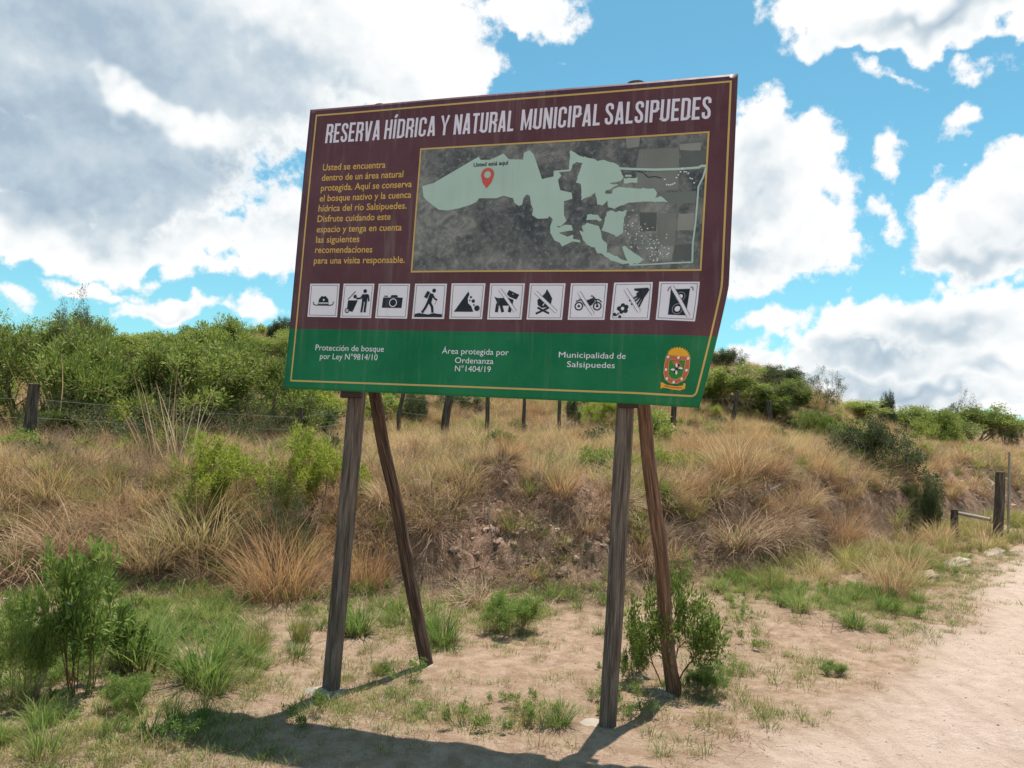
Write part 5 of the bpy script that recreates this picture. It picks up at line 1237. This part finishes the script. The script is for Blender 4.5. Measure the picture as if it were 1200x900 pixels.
scatter('verge_green_grass', 'green grass in patches on the sandy verge at the foot of the bank', 'grass', P_, rng.uniform(.35, .85, len(P_)), C_GR)
P_ = sprinkle(16000, -7, 9, 3.4, 12, lambda x, y, px, py: np.clip(pxg(px, py, GP + [(200,860,160,20,.35),(700,830,60,25,.5),(640,840,80,26,.7),(830,800,40,18,.5),(450,830,120,14,.3),(60,870,80,20,.4),(330,820,90,20,.3),(800,760,60,50,.25),(760,830,60,20,.35)]), 0, 1) * (1 - road_mask(x, y)) * .13 * (tb(x, y) < 1.0))
scatter('low_herbs', 'small leafy herbs scattered over the verge', 'herbs', P_, rng.uniform(.35, .95, len(P_)), C_HB)
P_ = sprinkle(95000, -6.5, 9.5, 3.2, 13, lambda x, y, px, py: np.clip(.14 * smooth01((fbm(x, y, 1.2, 3) + .05) / .3) + .9 * green_mask(x, y) * smooth01((fbm(x + 5, y, 1.7, 3) + .22) / .3) + .5 * pxg(px, py, [(1090,735,60,30,.8),(1135,685,50,26,1.0),(1180,655,30,8,.8),(880,770,120,40,.25),(850,840,60,30,.3),(420,840,300,22,.6),(150,870,220,40,.8)]), 0, 1) * (1 - .97 * road_mask(x, y)) * .55 * (tb(x, y) < 1.0), 1.2)

scatter('short_grass', 'short sparse grass mottling the sandy verge', 'grass', P_, rng.uniform(.5, 1.25, len(P_)), C_SG, .1)
P_ = sprinkle(9000, -3, 4, 8, 13, lambda x, y, px, py: pxg(px, py, [(620,620,85,36,1),(700,648,50,24,1),(565,632,45,25,.8)]) * .7)
sz = rng.uniform(.015, .09, len(P_)) * rng.random(len(P_)) ** .5
scatter('earth_clods', 'reddish brown clods of bare earth in the eroded bank below the sign', 'clods', P_, sz, collection('clod_patterns', [pebble(330 + i) for i in range(4)]), .4)
# litter, twigs, pebbles
P_ = sprinkle(9000, -9, 14, 4.5, 16, lambda x, y, px, py: np.clip(smooth01((tb(x, y) + .8) / .8) * .6 + .12 * smooth01(fbm(x, y, .8, 2) * 4) + .5 * pxg(px, py, [(690,650,70,25,1),(60,650,90,30,1),(640,680,90,20,.8),(900,650,60,40,.6),(300,650,120,40,.6)]), 0, 1) * (1 - road_mask(x, y)))
scatter('straw_litter', 'fallen dry straw lying on the ground and the bank', 'dry straw', P_, rng.uniform(.5, 1.3, len(P_)), C_LI, .12)
P_ = sprinkle(7500, -13, 16, 8, 24, lambda x, y, px, py: smooth01((tb(x, y) - .1) / .6) * np.clip(.22 + pxg(px, py, [(200,540,260,36,.9),(330,630,100,60,.9),(640,620,110,40,.5),(880,630,80,50,.8),(1040,540,70,40,.6),(470,620,80,60,.8),(740,640,60,40,.6),(60,640,80,40,.4)]), 0, 1))

scatter('dead_twigs', 'tangled dead twigs on the bank and under the shrubs', 'twigs', P_, rng.uniform(.6, 1.5, len(P_)), C_TW, .3)
P_ = sprinkle(30000, -6.5, 9.5, 3.1, 14, lambda x, y, px, py: np.clip(.16 + .8 * erode(x, y) + .10 * (tb(x, y) > -1), 0, 1) * .6, 1.2)
er2 = erode(P_[:, 0], P_[:, 1]); sz = rng.uniform(.003, .010, len(P_)) * (1 + 3.2 * er2 * rng.random(len(P_)) ** 2)
P_[:, 2] += sz * .1
scatter('pebbles', 'small pebbles and crumbs of earth on the sand and the bank', 'pebbles', P_, sz, C_PB, .3)
P_ = sprinkle(9000, 6, 22, 12, 32, lambda x, y, px, py: pxg(px, py, [(1110,560,70,22,1),(1160,590,40,15,.7),(905,650,24,40,.6)]) * .8)
scatter('stone_rubble', 'reddish rubble on the eroded patch of slope behind the barrier', 'rubble', P_, rng.uniform(.03, .13, len(P_)), C_PB, .3)
